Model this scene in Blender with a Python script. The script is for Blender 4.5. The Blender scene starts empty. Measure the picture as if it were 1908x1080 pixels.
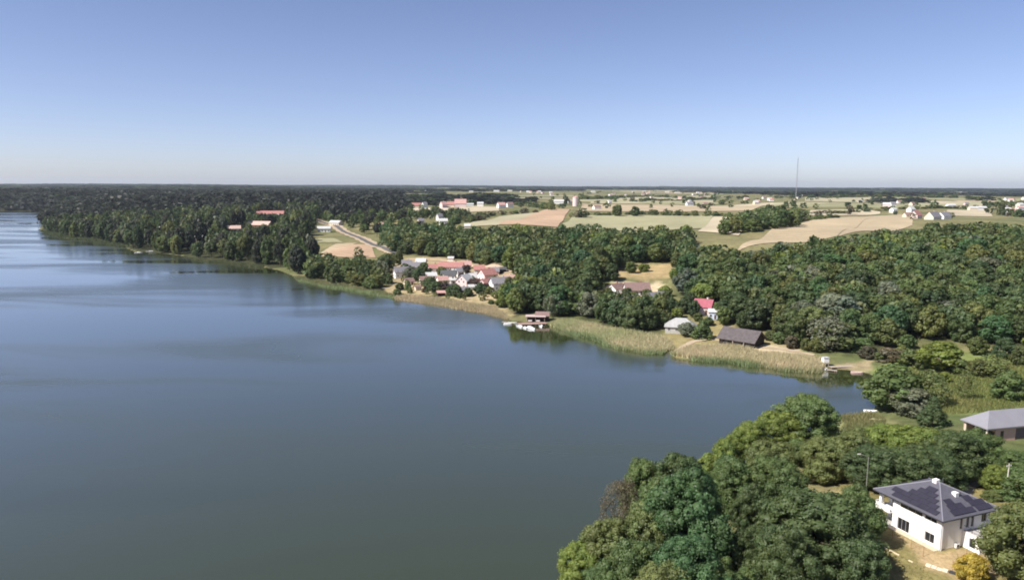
import bpy, math, random
import numpy as np
from mathutils import Vector

# ------------------------------------------------------------------ camera, sky, sun, exposure
scene = bpy.context.scene
COL = scene.collection
R = math.radians
F_PX, PITCH, CAM_Z, ROLL = 1362.0, R(8.1), 65.0, R(0.25)
SUN_AZ, SUN_EL = R(207), R(47)          # direction towards the sun, counter-clockwise from +X

cam_data = bpy.data.cameras.new('camera')
cam_data.sensor_width = 36.0
cam_data.lens = 36.0 * F_PX / 1908.0
cam_data.clip_start, cam_data.clip_end = 1.0, 60000.0
cam = bpy.data.objects.new('camera', cam_data)
COL.objects.link(cam)
cam.location = (0, 0, CAM_Z)
cam.rotation_mode = 'XYZ'
from mathutils import Matrix
cam.matrix_world = Matrix.Translation((0, 0, CAM_Z)) @ Matrix.Rotation(R(90) - PITCH, 4, 'X') @ Matrix.Rotation(ROLL, 4, 'Z')
scene.camera = cam

world = bpy.data.worlds.new('World')
scene.world = world
world.use_nodes = True
wn = world.node_tree
bg = wn.nodes['Background']
sky = wn.nodes.new('ShaderNodeTexSky')
sky.sky_type = 'NISHITA'
sky.sun_disc = False
sky.sun_elevation = SUN_EL
sky.sun_rotation = math.atan2(math.cos(SUN_AZ), math.sin(SUN_AZ))
sky.altitude = 0
sky.air_density = 0.6
sky.dust_density = 0.65
sky.ozone_density = 0.5
wb = wn.nodes.new('ShaderNodeMix'); wb.data_type = 'RGBA'; wb.blend_type = 'MULTIPLY'      # the camera's cool white balance, even over the whole sky
wb.inputs[0].default_value = 1.0
wb.inputs[7].default_value = (1.07, 1.0, 1.10, 1)
wn.links.new(sky.outputs[0], wb.inputs[6]); wn.links.new(wb.outputs[2], bg.inputs[0])
bg.inputs[1].default_value = 0.074

sun_data = bpy.data.lights.new('sun', 'SUN')
sun_data.energy = 4.2
sun_data.angle = R(0.53)
sun_data.color = (1.0, 0.95, 0.87)
sun = bpy.data.objects.new('sun', sun_data)
COL.objects.link(sun)
sdir = Vector((math.cos(SUN_AZ) * math.cos(SUN_EL), math.sin(SUN_AZ) * math.cos(SUN_EL), math.sin(SUN_EL)))
sun.rotation_euler = (-sdir).to_track_quat('-Z', 'Y').to_euler()
sun.location = (-200, -100, 300)

scene.view_settings.view_transform = 'Standard'
scene.view_settings.look = 'None'
scene.view_settings.exposure = 0.92
scene.view_settings.gamma = 1.0
scene.render.engine = 'CYCLES'
scene.cycles.use_denoising = True
scene.cycles.filter_width = 1.85          # the photograph is a soft video frame
scene.cycles.max_bounces = 8
scene.cycles.diffuse_bounces = 5
scene.cycles.glossy_bounces = 3
scene.cycles.transmission_bounces = 6
scene.cycles.volume_bounces = 0
scene.cycles.sample_clamp_indirect = 4.0

rng = np.random.default_rng(7)
random.seed(7)

# ------------------------------------------------------------------ pixel <-> world helpers (photograph is 1908 x 1080)
def ray(px, py):
    x, y = (px - 954) / F_PX, -(py - 540) / F_PX
    x, y = x * math.cos(ROLL) - y * math.sin(ROLL), x * math.sin(ROLL) + y * math.cos(ROLL)
    return np.array([x, math.cos(PITCH) + y * math.sin(PITCH), -math.sin(PITCH) + y * math.cos(PITCH)])

def at(px, py, z=0.0):
    d = ray(px, py)
    return d * ((z - CAM_Z) / d[2]) + np.array([0, 0, CAM_Z])

def project(x, y, z):
    z = z - CAM_Z
    f = y * math.cos(PITCH) - z * math.sin(PITCH)
    u = y * math.sin(PITCH) + z * math.cos(PITCH)
    c, s = math.cos(ROLL), math.sin(ROLL)
    a, b = x / f, u / f
    a, b = a * c + b * s, -a * s + b * c
    return 954 + F_PX * a, 540 - F_PX * b

# ------------------------------------------------------------------ terrain function
SHORE_PX = [(-420, 395), (-150, 394), (0, 393), (45, 394), (82, 396), (79, 412), (73, 430), (95, 437), (125, 444), (160, 447), (200, 454),
            (232, 461), (250, 469), (292, 471), (340, 477), (372, 484), (410, 488), (450, 493), (485, 497), (520, 504), (548, 515),
            (552, 522), (590, 530), (612, 534), (640, 537), (662, 543), (690, 546), (706, 551), (728, 553), (735, 557), (770, 560),
            (800, 564), (850, 573), (900, 582), (935, 590), (948, 597), (975, 601), (1012, 602), (1030, 609), (1060, 618), (1100, 631),
            (1150, 649), (1200, 659), (1238, 659), (1256, 652), (1250, 661), (1262, 668), (1290, 672), (1350, 675), (1400, 681), (1460, 690),
            (1532, 695), (1548, 686), (1580, 689), (1612, 694), (1640, 704), (1655, 722), (1640, 750), (1618, 768), (1575, 772), (1530, 800),
            (1480, 850), (1390, 905), (1310, 950), (1230, 985), (1160, 1030), (1100, 1095), (1062, 1180)]
SHORE = [tuple(at(*p)[:2]) for p in SHORE_PX] + [(2, 60), (-12, 30), (-40, -20), (-120, -120), (-500, -200), (-1600, 300), (-2600, 1500), (-2300, 2000)]
SHORE = np.array(SHORE)

CTRL = np.array([
    (70, 118, 6), (78, 122, 6), (40, 105, 4), (110, 120, 7), (95, 140, 6), (112, 172, 5), (125, 185, 5), (60, 160, 3.5), (140, 150, 7), (20, 80, 4), (60, 60, 6), (150, 80, 9),
    (120, 230, 1.8), (160, 230, 2.4), (200, 240, 4), (150, 265, 2.5), (95, 297, 2.2), (130, 300, 3.5), (70, 320, 3), (60, 345, 4), (40, 360, 4),
    (130, 350, 11), (180, 330, 12), (230, 300, 12), (200, 420, 23), (260, 400, 26), (120, 430, 18), (300, 500, 29), (170, 520, 26), (330, 380, 27),
    (80, 400, 8), (60, 440, 13), (60, 500, 20), (20, 400, 5), (10, 450, 7), (0, 520, 13), (100, 600, 27), (250, 650, 28), (0, 650, 23), (-60, 640, 15),
    (-40, 470, 3.5), (-80, 500, 4), (-30, 520, 6), (-70, 560, 8), (-110, 600, 8), (-120, 540, 5), (-150, 680, 9), (-180, 800, 11), (-260, 980, 15), (-330, 960, 13), (-420, 960, 8),
    (0, 800, 27), (-100, 900, 24), (300, 900, 28), (100, 1000, 28), (-50, 1200, 28), (600, 800, 30), (600, 1500, 30), (0, 2000, 31), (-500, 1500, 26),
    (-600, 1150, 10), (-650, 1080, 6), (-900, 2200, 24), (-1500, 2400, 26), (1500, 3000, 33), (0, 4000, 34), (-2000, 4500, 42), (-4000, 8000, 54),
    (0, 9000, 46), (5000, 9000, 46), (-1500, 12000, 56), (3000, 13000, 52), (-8000, 6000, 48), (900, 500, 30), (-300, -300, 6), (300, -100, 12)], float)

def seg_sdf(x, y, poly):
    """signed distance, positive inside poly"""
    x = np.asarray(x, float); y = np.asarray(y, float)
    d2 = np.full(x.shape, 1e18); inside = np.zeros(x.shape, bool)
    n = len(poly)
    for i in range(n):
        ax, ay = poly[i]; bx, by = poly[(i + 1) % n]
        ex, ey = bx - ax, by - ay
        wx, wy = x - ax, y - ay
        t = np.clip((wx * ex + wy * ey) / (ex * ex + ey * ey + 1e-12), 0, 1)
        d2 = np.minimum(d2, (wx - ex * t) ** 2 + (wy - ey * t) ** 2)
        cond = (ay > y) != (by > y)
        if ey != 0:
            inside ^= cond & (x < ex * (y - ay) / ey + ax)
    return np.where(inside, 1, -1) * np.sqrt(d2)

def smooth(a, b, x):
    t = np.clip((x - a) / (b - a), 0, 1)
    return t * t * (3 - 2 * t)

def vnoise(x, y, s, seed=0):
    """smooth value noise in [-1,1]"""
    x = np.asarray(x) / s + 1000.3 + seed * 17.1; y = np.asarray(y) / s + 2000.7 + seed * 5.7
    xi, yi = np.floor(x), np.floor(y)
    fx, fy = x - xi, y - yi
    fx = fx * fx * (3 - 2 * fx); fy = fy * fy * (3 - 2 * fy)
    def h(a, b):
        v = np.sin(a * 127.1 + b * 311.7 + seed * 74.7) * 43758.5453
        return v - np.floor(v)
    return 2 * (h(xi, yi) * (1 - fx) * (1 - fy) + h(xi + 1, yi) * fx * (1 - fy) + h(xi, yi + 1) * (1 - fx) * fy + h(xi + 1, yi + 1) * fx * fy) - 1

def terrain(x, y):
    d = -seg_sdf(x, y, SHORE)
    num = np.zeros_like(d); den = np.zeros_like(d)
    for cx, cy, cz in CTRL:
        q = (x - cx) ** 2 + (y - cy) ** 2
        w = 1.0 / (q ** 1.6 + 4000.0)
        num += w * cz; den += w
    T = num / den
    r = np.hypot(x, y)
    L = np.clip(0.17 * r, 18, 120)
    w = smooth(0, 1, d / L)
    amp = np.clip(d / 40, 0, 1) * np.clip(r / 400, 0.15, 1.6)
    land = np.minimum(d * 0.22, 0.45) + (T - 0.45) * w + amp * (0.25 * vnoise(x, y, 60, 1) + 0.8 * vnoise(x, y, 170, 2) * np.clip(r / 600, 0, 3))
    return np.where(d > 0, np.maximum(land, np.minimum(d * 0.22, 0.45)), np.maximum(d * 0.3, -4.0)), d

TH = np.concatenate([np.radians(np.arange(-180, -46, 4.0)), np.radians(np.linspace(-46, 46, 461)), np.radians(np.arange(50, 181, 4.0))])
TH[-1] = math.pi
RR = np.concatenate([[2.0, 20, 40], np.geomspace(55, 16000, 430)])
GT, GR = np.meshgrid(TH, RR, indexing='ij')
GX, GY = GR * np.sin(GT), GR * np.cos(GT)
GZ, GD = terrain(GX, GY)
LRR = np.log(RR)

def hz(x, y):
    x = np.asarray(x, float); y = np.asarray(y, float)
    t = np.arctan2(x, y); lr = np.hypot(x, y)
    i = np.clip(np.searchsorted(TH, t) - 1, 0, len(TH) - 2)
    j = np.clip(np.searchsorted(RR, lr) - 1, 0, len(RR) - 2)
    a = (t - TH[i]) / (TH[i + 1] - TH[i]); b = np.clip((lr - RR[j]) / (RR[j + 1] - RR[j]), 0, 1)
    return GZ[i, j] * (1 - a) * (1 - b) + GZ[i + 1, j] * a * (1 - b) + GZ[i, j + 1] * (1 - a) * b + GZ[i + 1, j + 1] * a * b

_S = np.geomspace(40, 15500, 1500)
def hit(px, py, up=0.0):
    """where the sight line through a pixel meets the ground raised by up"""
    d = ray(px, py); h = math.hypot(d[0], d[1])
    xs, ys, zs = d[0] / h * _S, d[1] / h * _S, CAM_Z + d[2] / h * _S
    g = np.maximum(hz(xs, ys), 0) + up
    k = np.nonzero(zs < g)[0]
    if len(k) == 0:
        k0 = len(_S) - 1
        return np.array([xs[k0], ys[k0], float(hz(xs[k0], ys[k0]))])
    k1 = k[0]; k0 = max(k1 - 1, 0)
    a0, a1 = zs[k0] - g[k0], zs[k1] - g[k1]
    t = a0 / (a0 - a1 + 1e-9)
    x, y = xs[k0] + (xs[k1] - xs[k0]) * t, ys[k0] + (ys[k1] - ys[k0]) * t
    return np.array([x, y, max(float(hz(x, y)), 0)])

def hitpoly(pts):
    return [tuple(hit(*p)[:2]) for p in pts]

# ------------------------------------------------------------------ materials
def lin(r, g, b):
    f = lambda c: c / 12.92 if c <= 0.04045 else ((c + 0.055) / 1.055) ** 2.4
    return (f(r / 255), f(g / 255), f(b / 255))

MATS = {}
def mat(name, col, rough=0.8, var=0.15, scale=3.0, bump=0.0, metallic=0.0, spec=0.3, bscale=None, wave=None):
    if name in MATS:
        return MATS[name]
    m = bpy.data.materials.new(name); m.use_nodes = True
    nt = m.node_tree; b = nt.nodes['Principled BSDF']
    b.inputs['Roughness'].default_value = rough
    b.inputs['Metallic'].default_value = metallic
    b.inputs['Specular IOR Level'].default_value = spec
    tc = nt.nodes.new('ShaderNodeTexCoord')
    nz = nt.nodes.new('ShaderNodeTexNoise'); nz.inputs['Scale'].default_value = scale; nz.inputs['Detail'].default_value = 6
    nt.links.new(tc.outputs['Object'], nz.inputs['Vector'])
    rp = nt.nodes.new('ShaderNodeValToRGB')
    rp.color_ramp.elements[0].position = 0.3; rp.color_ramp.elements[1].position = 0.7
    rp.color_ramp.elements[0].color = (*[c * (1 - var) for c in col], 1)
    rp.color_ramp.elements[1].color = (*[min(1, c * (1 + var)) for c in col], 1)
    nt.links.new(nz.outputs[0], rp.inputs[0])
    nt.links.new(rp.outputs[0], b.inputs['Base Color'])
    if bump or wave:
        bp = nt.nodes.new('ShaderNodeBump'); bp.inputs['Strength'].default_value = bump or 0.5
        bp.inputs['Distance'].default_value = 0.05
        if wave:
            wv = nt.nodes.new('ShaderNodeTexWave'); wv.bands_direction = wave[0]; wv.inputs['Scale'].default_value = wave[1]
            wv.inputs['Distortion'].default_value = 0.4
            nt.links.new(tc.outputs['Object'], wv.inputs['Vector'])
            nt.links.new(wv.outputs[1], bp.inputs['Height'])
        else:
            n2 = nt.nodes.new('ShaderNodeTexNoise'); n2.inputs['Scale'].default_value = bscale or scale * 3
            nt.links.new(tc.outputs['Object'], n2.inputs['Vector'])
            nt.links.new(n2.outputs[0], bp.inputs['Height'])
        nt.links.new(bp.outputs[0], b.inputs['Normal'])
    MATS[name] = m
    return m

def foliage_mat(name, use_object):
    m = bpy.data.materials.new(name); m.use_nodes = True
    nt = m.node_tree
    for n in list(nt.nodes): nt.nodes.remove(n)
    out = nt.nodes.new('ShaderNodeOutputMaterial')
    at_ = nt.nodes.new('ShaderNodeAttribute'); at_.attribute_name = 'tint'
    if use_object:
        oi = nt.nodes.new('ShaderNodeObjectInfo')
        mx = nt.nodes.new('ShaderNodeMix'); mx.data_type = 'RGBA'; mx.blend_type = 'MULTIPLY'
        mx.inputs[0].default_value = 1.0
        nt.links.new(oi.outputs['Color'], mx.inputs[6]); nt.links.new(at_.outputs['Color'], mx.inputs[7])
        col = mx.outputs[2]
    else:
        col = at_.outputs['Color']
    d = nt.nodes.new('ShaderNodeBsdfDiffuse'); t = nt.nodes.new('ShaderNodeBsdfTranslucent'); g = nt.nodes.new('ShaderNodeBsdfGlossy')
    g.inputs['Roughness'].default_value = 0.55
    g.inputs['Color'].default_value = (0.5, 0.5, 0.5, 1)
    nt.links.new(col, d.inputs['Color'])
    hs = nt.nodes.new('ShaderNodeHueSaturation'); hs.inputs['Hue'].default_value = 0.485; hs.inputs['Value'].default_value = 1.25
    nt.links.new(col, hs.inputs['Color']); nt.links.new(hs.outputs[0], t.inputs['Color'])
    m1 = nt.nodes.new('ShaderNodeMixShader'); m1.inputs[0].default_value = 0.42
    nt.links.new(d.outputs[0], m1.inputs[1]); nt.links.new(t.outputs[0], m1.inputs[2])
    m2 = nt.nodes.new('ShaderNodeMixShader'); m2.inputs[0].default_value = 0.035
    nt.links.new(m1.outputs[0], m2.inputs[1]); nt.links.new(g.outputs[0], m2.inputs[2])
    nt.links.new(m2.outputs[0], out.inputs[0])
    return m
M_LEAF = foliage_mat('leaf_of_tree', True)
M_LEAFS = foliage_mat('leaf_of_wood', False)
M_BARK = mat('bark', (0.11, 0.085, 0.06), 0.9, 0.35, 4, 0.4)

def attr_mat(name, rough=0.95, nscale=0.25, amp=0.22, fine=2.0):
    m = bpy.data.materials.new(name); m.use_nodes = True
    nt = m.node_tree; b = nt.nodes['Principled BSDF']; b.inputs['Roughness'].default_value = rough
    b.inputs['Specular IOR Level'].default_value = 0.1
    a = nt.nodes.new('ShaderNodeAttribute'); a.attribute_name = 'cover'
    tc = nt.nodes.new('ShaderNodeTexCoord')
    prev = a.outputs['Color']
    for sc, am in ((nscale, amp), (fine, amp * 0.8), (nscale * 0.12, amp * 0.7)):
        nz = nt.nodes.new('ShaderNodeTexNoise'); nz.inputs['Scale'].default_value = sc; nz.inputs['Detail'].default_value = 5
        nt.links.new(tc.outputs['Object'], nz.inputs['Vector'])
        mr = nt.nodes.new('ShaderNodeMapRange'); mr.inputs[1].default_value = 0.3; mr.inputs[2].default_value = 0.7
        mr.inputs[3].default_value = 1 - am; mr.inputs[4].default_value = 1 + am
        nt.links.new(nz.outputs[0], mr.inputs[0])
        mx = nt.nodes.new('ShaderNodeMix'); mx.data_type = 'RGBA'; mx.blend_type = 'MULTIPLY'; mx.inputs[0].default_value = 1.0
        nt.links.new(prev, mx.inputs[6]); nt.links.new(mr.outputs[0], mx.inputs[7])
        prev = mx.outputs[2]
    nt.links.new(prev, b.inputs['Base Color'])
    n2 = nt.nodes.new('ShaderNodeTexNoise'); n2.inputs['Scale'].default_value = 1.5; n2.inputs['Detail'].default_value = 4
    nt.links.new(tc.outputs['Object'], n2.inputs['Vector'])
    bp = nt.nodes.new('ShaderNodeBump'); bp.inputs['Strength'].default_value = 0.5; bp.inputs['Distance'].default_value = 0.25
    nt.links.new(n2.outputs[0], bp.inputs['Height']); nt.links.new(bp.outputs[0], b.inputs['Normal'])
    return m
M_GROUND = attr_mat('ground_cover')

# ------------------------------------------------------------------ mesh helpers
def fast_mesh(name, verts, faces, mats, tint=None, attr='tint', mat_idx=None, smooth_shade=False):
    """verts (N,3); faces list of arrays (M,k) sharing k per array"""
    me = bpy.data.meshes.new(name)
    verts = np.asarray(verts, np.float32)
    if not isinstance(faces, list): faces = [faces]
    faces = [np.asarray(f, np.int32) for f in faces if len(f)]
    nl = sum(f.size for f in faces); nf = sum(len(f) for f in faces)
    me.vertices.add(len(verts)); me.vertices.foreach_set('co', verts.ravel())
    me.loops.add(nl); me.loops.foreach_set('vertex_index', np.concatenate([f.ravel() for f in faces]))
    sizes = np.concatenate([np.full(len(f), f.shape[1], np.int32) for f in faces])
    starts = np.concatenate([[0], np.cumsum(sizes)[:-1]]).astype(np.int32)
    me.polygons.add(nf); me.polygons.foreach_set('loop_start', starts)
    try: me.polygons.foreach_set('loop_total', sizes)
    except Exception: pass
    for m in (mats if isinstance(mats, (list, tuple)) else [mats]): me.materials.append(m)
    if mat_idx is not None: me.polygons.foreach_set('material_index', np.asarray(mat_idx, np.int32))
    if smooth_shade: me.polygons.foreach_set('use_smooth', np.ones(nf, bool))
    if tint is not None:
        a = me.attributes.new(attr, 'FLOAT_COLOR', 'POINT')
        c = np.ones((len(verts), 4), np.float32); c[:, :3] = tint
        a.data.foreach_set('color', c.ravel())
    me.update(calc_edges=True)
    return me

def link(name, data, parent=None, loc=None, rot=None, scale=None):
    o = bpy.data.objects.new(name, data); COL.objects.link(o)
    if parent is not None: o.parent = parent
    if loc is not None: o.location = loc
    if rot is not None: o.rotation_euler = rot
    if scale is not None: o.scale = scale
    return o

def tag(o, label=None, cat=None, group=None, kind=None):
    if label: o['label'] = label
    if cat: o['category'] = cat
    if group: o['group'] = group
    if kind: o['kind'] = kind
    return o

def thing(name, label, cat, loc, rz=0.0, group=None):
    o = link(name, None, None, loc, (0, 0, rz))
    o.empty_display_size = 0.5
    return tag(o, label, cat, group)

class MB:
    def __init__(s): s.v = []; s.f = []
    def add(s, vs, fs):
        k = len(s.v); s.v += [tuple(p) for p in vs]; s.f += [tuple(i + k for i in f) for f in fs]; return s
    def box(s, x0, x1, y0, y1, z0, z1):
        return s.add([(x0, y0, z0), (x1, y0, z0), (x1, y1, z0), (x0, y1, z0), (x0, y0, z1), (x1, y0, z1), (x1, y1, z1), (x0, y1, z1)],
                     [(0, 3, 2, 1), (4, 5, 6, 7), (0, 1, 5, 4), (1, 2, 6, 5), (2, 3, 7, 6), (3, 0, 4, 7)])
    def hexa(s, q0, q1):
        """two quads (bottom, top), same winding"""
        return s.add(list(q0) + list(q1), [(0, 3, 2, 1), (4, 5, 6, 7), (0, 1, 5, 4), (1, 2, 6, 5), (2, 3, 7, 6), (3, 0, 4, 7)])
    def tube(s, p0, p1, r0, r1, n=8):
        p0, p1 = Vector(p0), Vector(p1); d = (p1 - p0).normalized()
        a = d.orthogonal().normalized(); b = d.cross(a)
        vs = []
        for p, r in ((p0, r0), (p1, r1)):
            for i in range(n):
                t = 2 * math.pi * i / n
                vs.append(p + a * (r * math.cos(t)) + b * (r * math.sin(t)))
        fs = [(i, (i + 1) % n, n + (i + 1) % n, n + i) for i in range(n)] + [tuple(range(n - 1, -1, -1)), tuple(range(n, 2 * n))]
        return s.add(vs, fs)
    def mesh(s, name, m):
        me = bpy.data.meshes.new(name); me.from_pydata(s.v, [], s.f)
        for mm in (m if isinstance(m, (list, tuple)) else [m]): me.materials.append(mm)
        me.update(); return me
    def part(s, name, m, parent):
        return link(name, s.mesh(name, m), parent)

# ------------------------------------------------------------------ ground sheet with its cover colours
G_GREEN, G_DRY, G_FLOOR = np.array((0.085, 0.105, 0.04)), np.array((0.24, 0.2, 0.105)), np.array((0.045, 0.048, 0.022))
C_TAN, C_SAND, C_PINK = np.array((0.34, 0.27, 0.16)), np.array((0.46, 0.38, 0.25)), np.array((0.40, 0.29, 0.2))

WOODS_PX = dict(
    hill=[(1285, 560), (1330, 598), (1420, 622), (1470, 640), (1560, 652), (1640, 648), (1700, 636), (1800, 640), (1960, 665), (2150, 700), (2150, 446), (1960, 446), (1800, 448), (1690, 452), (1600, 462), (1500, 482), (1420, 496), (1330, 496), (1262, 492), (1262, 520)],
    mid=[(735, 474), (715, 462), (720, 448), (790, 442), (860, 446), (960, 443), (1060, 446), (1160, 446), (1290, 450), (1290, 490), (1240, 488), (1170, 488), (1130, 512), (1105, 548), (1080, 585), (1040, 588), (1000, 582), (962, 588), (952, 560), (985, 535), (960, 508), (935, 497), (890, 492), (860, 484), (800, 478)],
    front=[(1082, 590), (1120, 604), (1180, 618), (1232, 624), (1240, 600), (1215, 575), (1170, 562), (1120, 566)],
)
WOODS = {k: hitpoly(v) for k, v in WOODS_PX.items()}
LEFT_WOOD = hitpoly(SHORE_PX[6:21] + [(585, 520), (588, 478), (560, 462), (572, 445), (585, 432), (592, 412), (600, 396)]) 
COVERS = []   # (world polygon, colour, softness)
def cover(pts, col, soft, world=False):
    COVERS.append((pts if world else hitpoly(pts), np.array(col), soft))
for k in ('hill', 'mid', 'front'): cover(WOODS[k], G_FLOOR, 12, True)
cover([(748, 482), (810, 478), (880, 488), (940, 497), (970, 510), (985, 530), (950, 560), (940, 588), (850, 571), (735, 556), (725, 540), (735, 510)], C_TAN, 7)       # village yards
cover([(735, 555), (735, 545), (800, 545), (860, 558), (930, 565), (945, 592), (900, 582), (800, 564)], (0.27, 0.23, 0.12), 3)
cover([(1150, 500), (1190, 489), (1255, 492), (1250, 515), (1215, 522), (1150, 520)], (0.33, 0.25, 0.13), 6)                                                            # dry slope
cover([(1120, 535), (1150, 520), (1240, 528), (1240, 545), (1180, 552), (1130, 556)], C_SAND, 4)
cover([(1240, 615), (1330, 596), (1430, 632), (1530, 662), (1530, 690), (1400, 678), (1250, 660), (1215, 640)], (0.25, 0.21, 0.1), 4)                                    # barn yard
cover([(1345, 640), (1420, 643), (1500, 655), (1500, 662), (1400, 655), (1300, 642)], C_SAND, 2)
cover([(1600, 690), (1640, 655), (1760, 655), (1908, 660), (2000, 690), (2000, 760), (1830, 768), (1760, 775), (1690, 765), (1650, 740)], (0.15, 0.18, 0.06), 6)         # wet meadow
cover([(1540, 680), (1600, 676), (1640, 662), (1625, 690), (1560, 690)], (0.27, 0.22, 0.13), 2)
cover([(1560, 790), (1615, 772), (1660, 782), (1640, 830), (1560, 830)], (0.2, 0.2, 0.09), 2)
cover([(1560, 900), (1640, 900), (1800, 880), (1908, 890), (2050, 960), (2050, 1300), (1500, 1300), (1560, 1030)], (0.21, 0.18, 0.075), 3)                              # lawn round the white house
cover([(1640, 990), (1672, 985), (1755, 1025), (1830, 1022), (1860, 1060), (1800, 1085), (1745, 1062), (1690, 1030)], (0.36, 0.27, 0.15), 1.2)                          # bare garden soil
cover([(1775, 915), (1795, 893), (1822, 886), (1836, 900), (1815, 925), (1790, 928)], C_SAND, 1.5)
cover([(1525, 915), (1570, 908), (1590, 922), (1570, 945), (1535, 938)], (0.4, 0.33, 0.16), 1.5)
cover([(1400, 1100), (1420, 1058), (1450, 1052), (1465, 1100)], C_PINK, 1)

noise_mix = 0.5 + 0.5 * (0.6 * vnoise(GX, GY, 45, 3) + 0.4 * vnoise(GX, GY, 14, 4))
cov = G_GREEN + (G_DRY - G_GREEN) * np.clip(noise_mix * 1.1 - 0.1, 0, 1)[..., None]
jit = vnoise(GX, GY, 9, 5) * 1.2 + vnoise(GX, GY, 3.5, 6) * 0.6
lw = -seg_sdf(GX, GY, LEFT_WOOD)
far_left = (GY > 330) & (np.degrees(GT) < -15.5) & (GR > 600)
cov = np.where((far_left & (GD > 1.5))[..., None], G_FLOOR, cov)
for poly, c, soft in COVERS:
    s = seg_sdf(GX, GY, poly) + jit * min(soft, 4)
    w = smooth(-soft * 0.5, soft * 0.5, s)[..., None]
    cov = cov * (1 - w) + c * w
bedw = smooth(0.5, -0.6, GD)[..., None]
cov = cov * (1 - bedw) + np.array((0.05, 0.05, 0.03)) * bedw
nt_, nr_ = len(TH), len(RR)
idx = np.arange(nt_ * nr_).reshape(nt_, nr_)
q = np.stack([idx[:-1, :-1], idx[:-1, 1:], idx[1:, 1:], idx[1:, :-1]], -1).reshape(-1, 4)
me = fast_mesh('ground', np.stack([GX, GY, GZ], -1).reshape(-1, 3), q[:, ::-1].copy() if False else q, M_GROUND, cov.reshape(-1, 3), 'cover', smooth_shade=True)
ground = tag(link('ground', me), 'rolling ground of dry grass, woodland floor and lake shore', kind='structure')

# ------------------------------------------------------------------ water
def water_mat():
    m = bpy.data.materials.new('lake_water'); m.use_nodes = True
    nt = m.node_tree; b = nt.nodes['Principled BSDF']
    b.inputs['IOR'].default_value = 1.6
    b.inputs['Coat Weight'].default_value = 1.0; b.inputs['Coat IOR'].default_value = 1.45; b.inputs['Coat Roughness'].default_value = 0.06
    b.inputs['Base Color'].default_value = (0.033, 0.041, 0.0125, 1)
    tc = nt.nodes.new('ShaderNodeTexCoord')
    mp = nt.nodes.new('ShaderNodeMapping'); mp.inputs['Scale'].default_value = (0.0045, 0.016, 1); mp.inputs['Rotation'].default_value = (0, 0, R(-8))
    nt.links.new(tc.outputs['Object'], mp.inputs['Vector'])
    n1 = nt.nodes.new('ShaderNodeTexNoise'); n1.inputs['Scale'].default_value = 1.0; n1.inputs['Detail'].default_value = 4; n1.inputs['Distortion'].default_value = 0.6
    nt.links.new(mp.outputs[0], n1.inputs['Vector'])
    mr = nt.nodes.new('ShaderNodeMapRange'); mr.inputs[1].default_value = 0.38; mr.inputs[2].default_value = 0.62; mr.inputs[3].default_value = 0.03; mr.inputs[4].default_value = 0.32
    nt.links.new(n1.outputs[0], mr.inputs[0]); nt.links.new(mr.outputs[0], b.inputs['Roughness'])
    n2 = nt.nodes.new('ShaderNodeTexNoise'); n2.inputs['Scale'].default_value = 0.9; n2.inputs['Detail'].default_value = 3
    mp2 = nt.nodes.new('ShaderNodeMapping'); mp2.inputs['Scale'].default_value = (0.6, 1.3, 1); mp2.inputs['Rotation'].default_value = (0, 0, R(-15))
    nt.links.new(tc.outputs['Object'], mp2.inputs['Vector']); nt.links.new(mp2.outputs[0], n2.inputs['Vector'])
    bp = nt.nodes.new('ShaderNodeBump'); bp.inputs['Distance'].default_value = 0.05
    ms = nt.nodes.new('ShaderNodeMapRange'); ms.inputs[1].default_value = 0.35; ms.inputs[2].default_value = 0.65; ms.inputs[3].default_value = 0.05; ms.inputs[4].default_value = 0.7
    nt.links.new(n1.outputs[0], ms.inputs[0]); nt.links.new(ms.outputs[0], bp.inputs['Strength'])
    nt.links.new(n2.outputs[0], bp.inputs['Height']); nt.links.new(bp.outputs[0], b.inputs['Normal']); nt.links.new(bp.outputs[0], b.inputs['Coat Normal'])
    nt.links.new(mr.outputs[0], b.inputs['Coat Roughness'])
    return m
wx = np.array([(-9000, -2500), (1500, -2500), (1500, 7000), (-9000, 7000)])
me = fast_mesh('lake', np.array([(-3200, -400, 0), (320, -400, 0), (320, 2300, 0), (-3200, 2300, 0)]), np.array([[0, 1, 2, 3]]), water_mat())
tag(link('lake', me), 'calm blue-grey lake filling the left of the view', kind='structure')

# ------------------------------------------------------------------ draped sheets: fields, road, paths
def drape_quad(name, pts, m, up, nu=44, nv=30, label=None, world=False, kind='structure'):
    """four corners (near-left, near-right, far-right, far-left) laid over the ground"""
    c = [np.array(p) for p in (pts if world else hitpoly(pts))]
    vs = []; jr = np.random.default_rng(len(name) + int(abs(c[0][0])))
    for j in range(nv + 1):
        for i in range(nu + 1):
            u, v = i / nu, j / nv
            p = (c[0] * (1 - u) + c[1] * u) * (1 - v) + (c[3] * (1 - u) + c[2] * u) * v
            vs.append((p[0], p[1], float(hz(p[0], p[1])) + up))
    fs = [(j * (nu + 1) + i, j * (nu + 1) + i + 1, (j + 1) * (nu + 1) + i + 1, (j + 1) * (nu + 1) + i) for j in range(nv) for i in range(nu)]
    o = link(name, fast_mesh(name, np.array(vs), np.array(fs), m))
    return tag(o, label, kind=kind)

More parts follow.
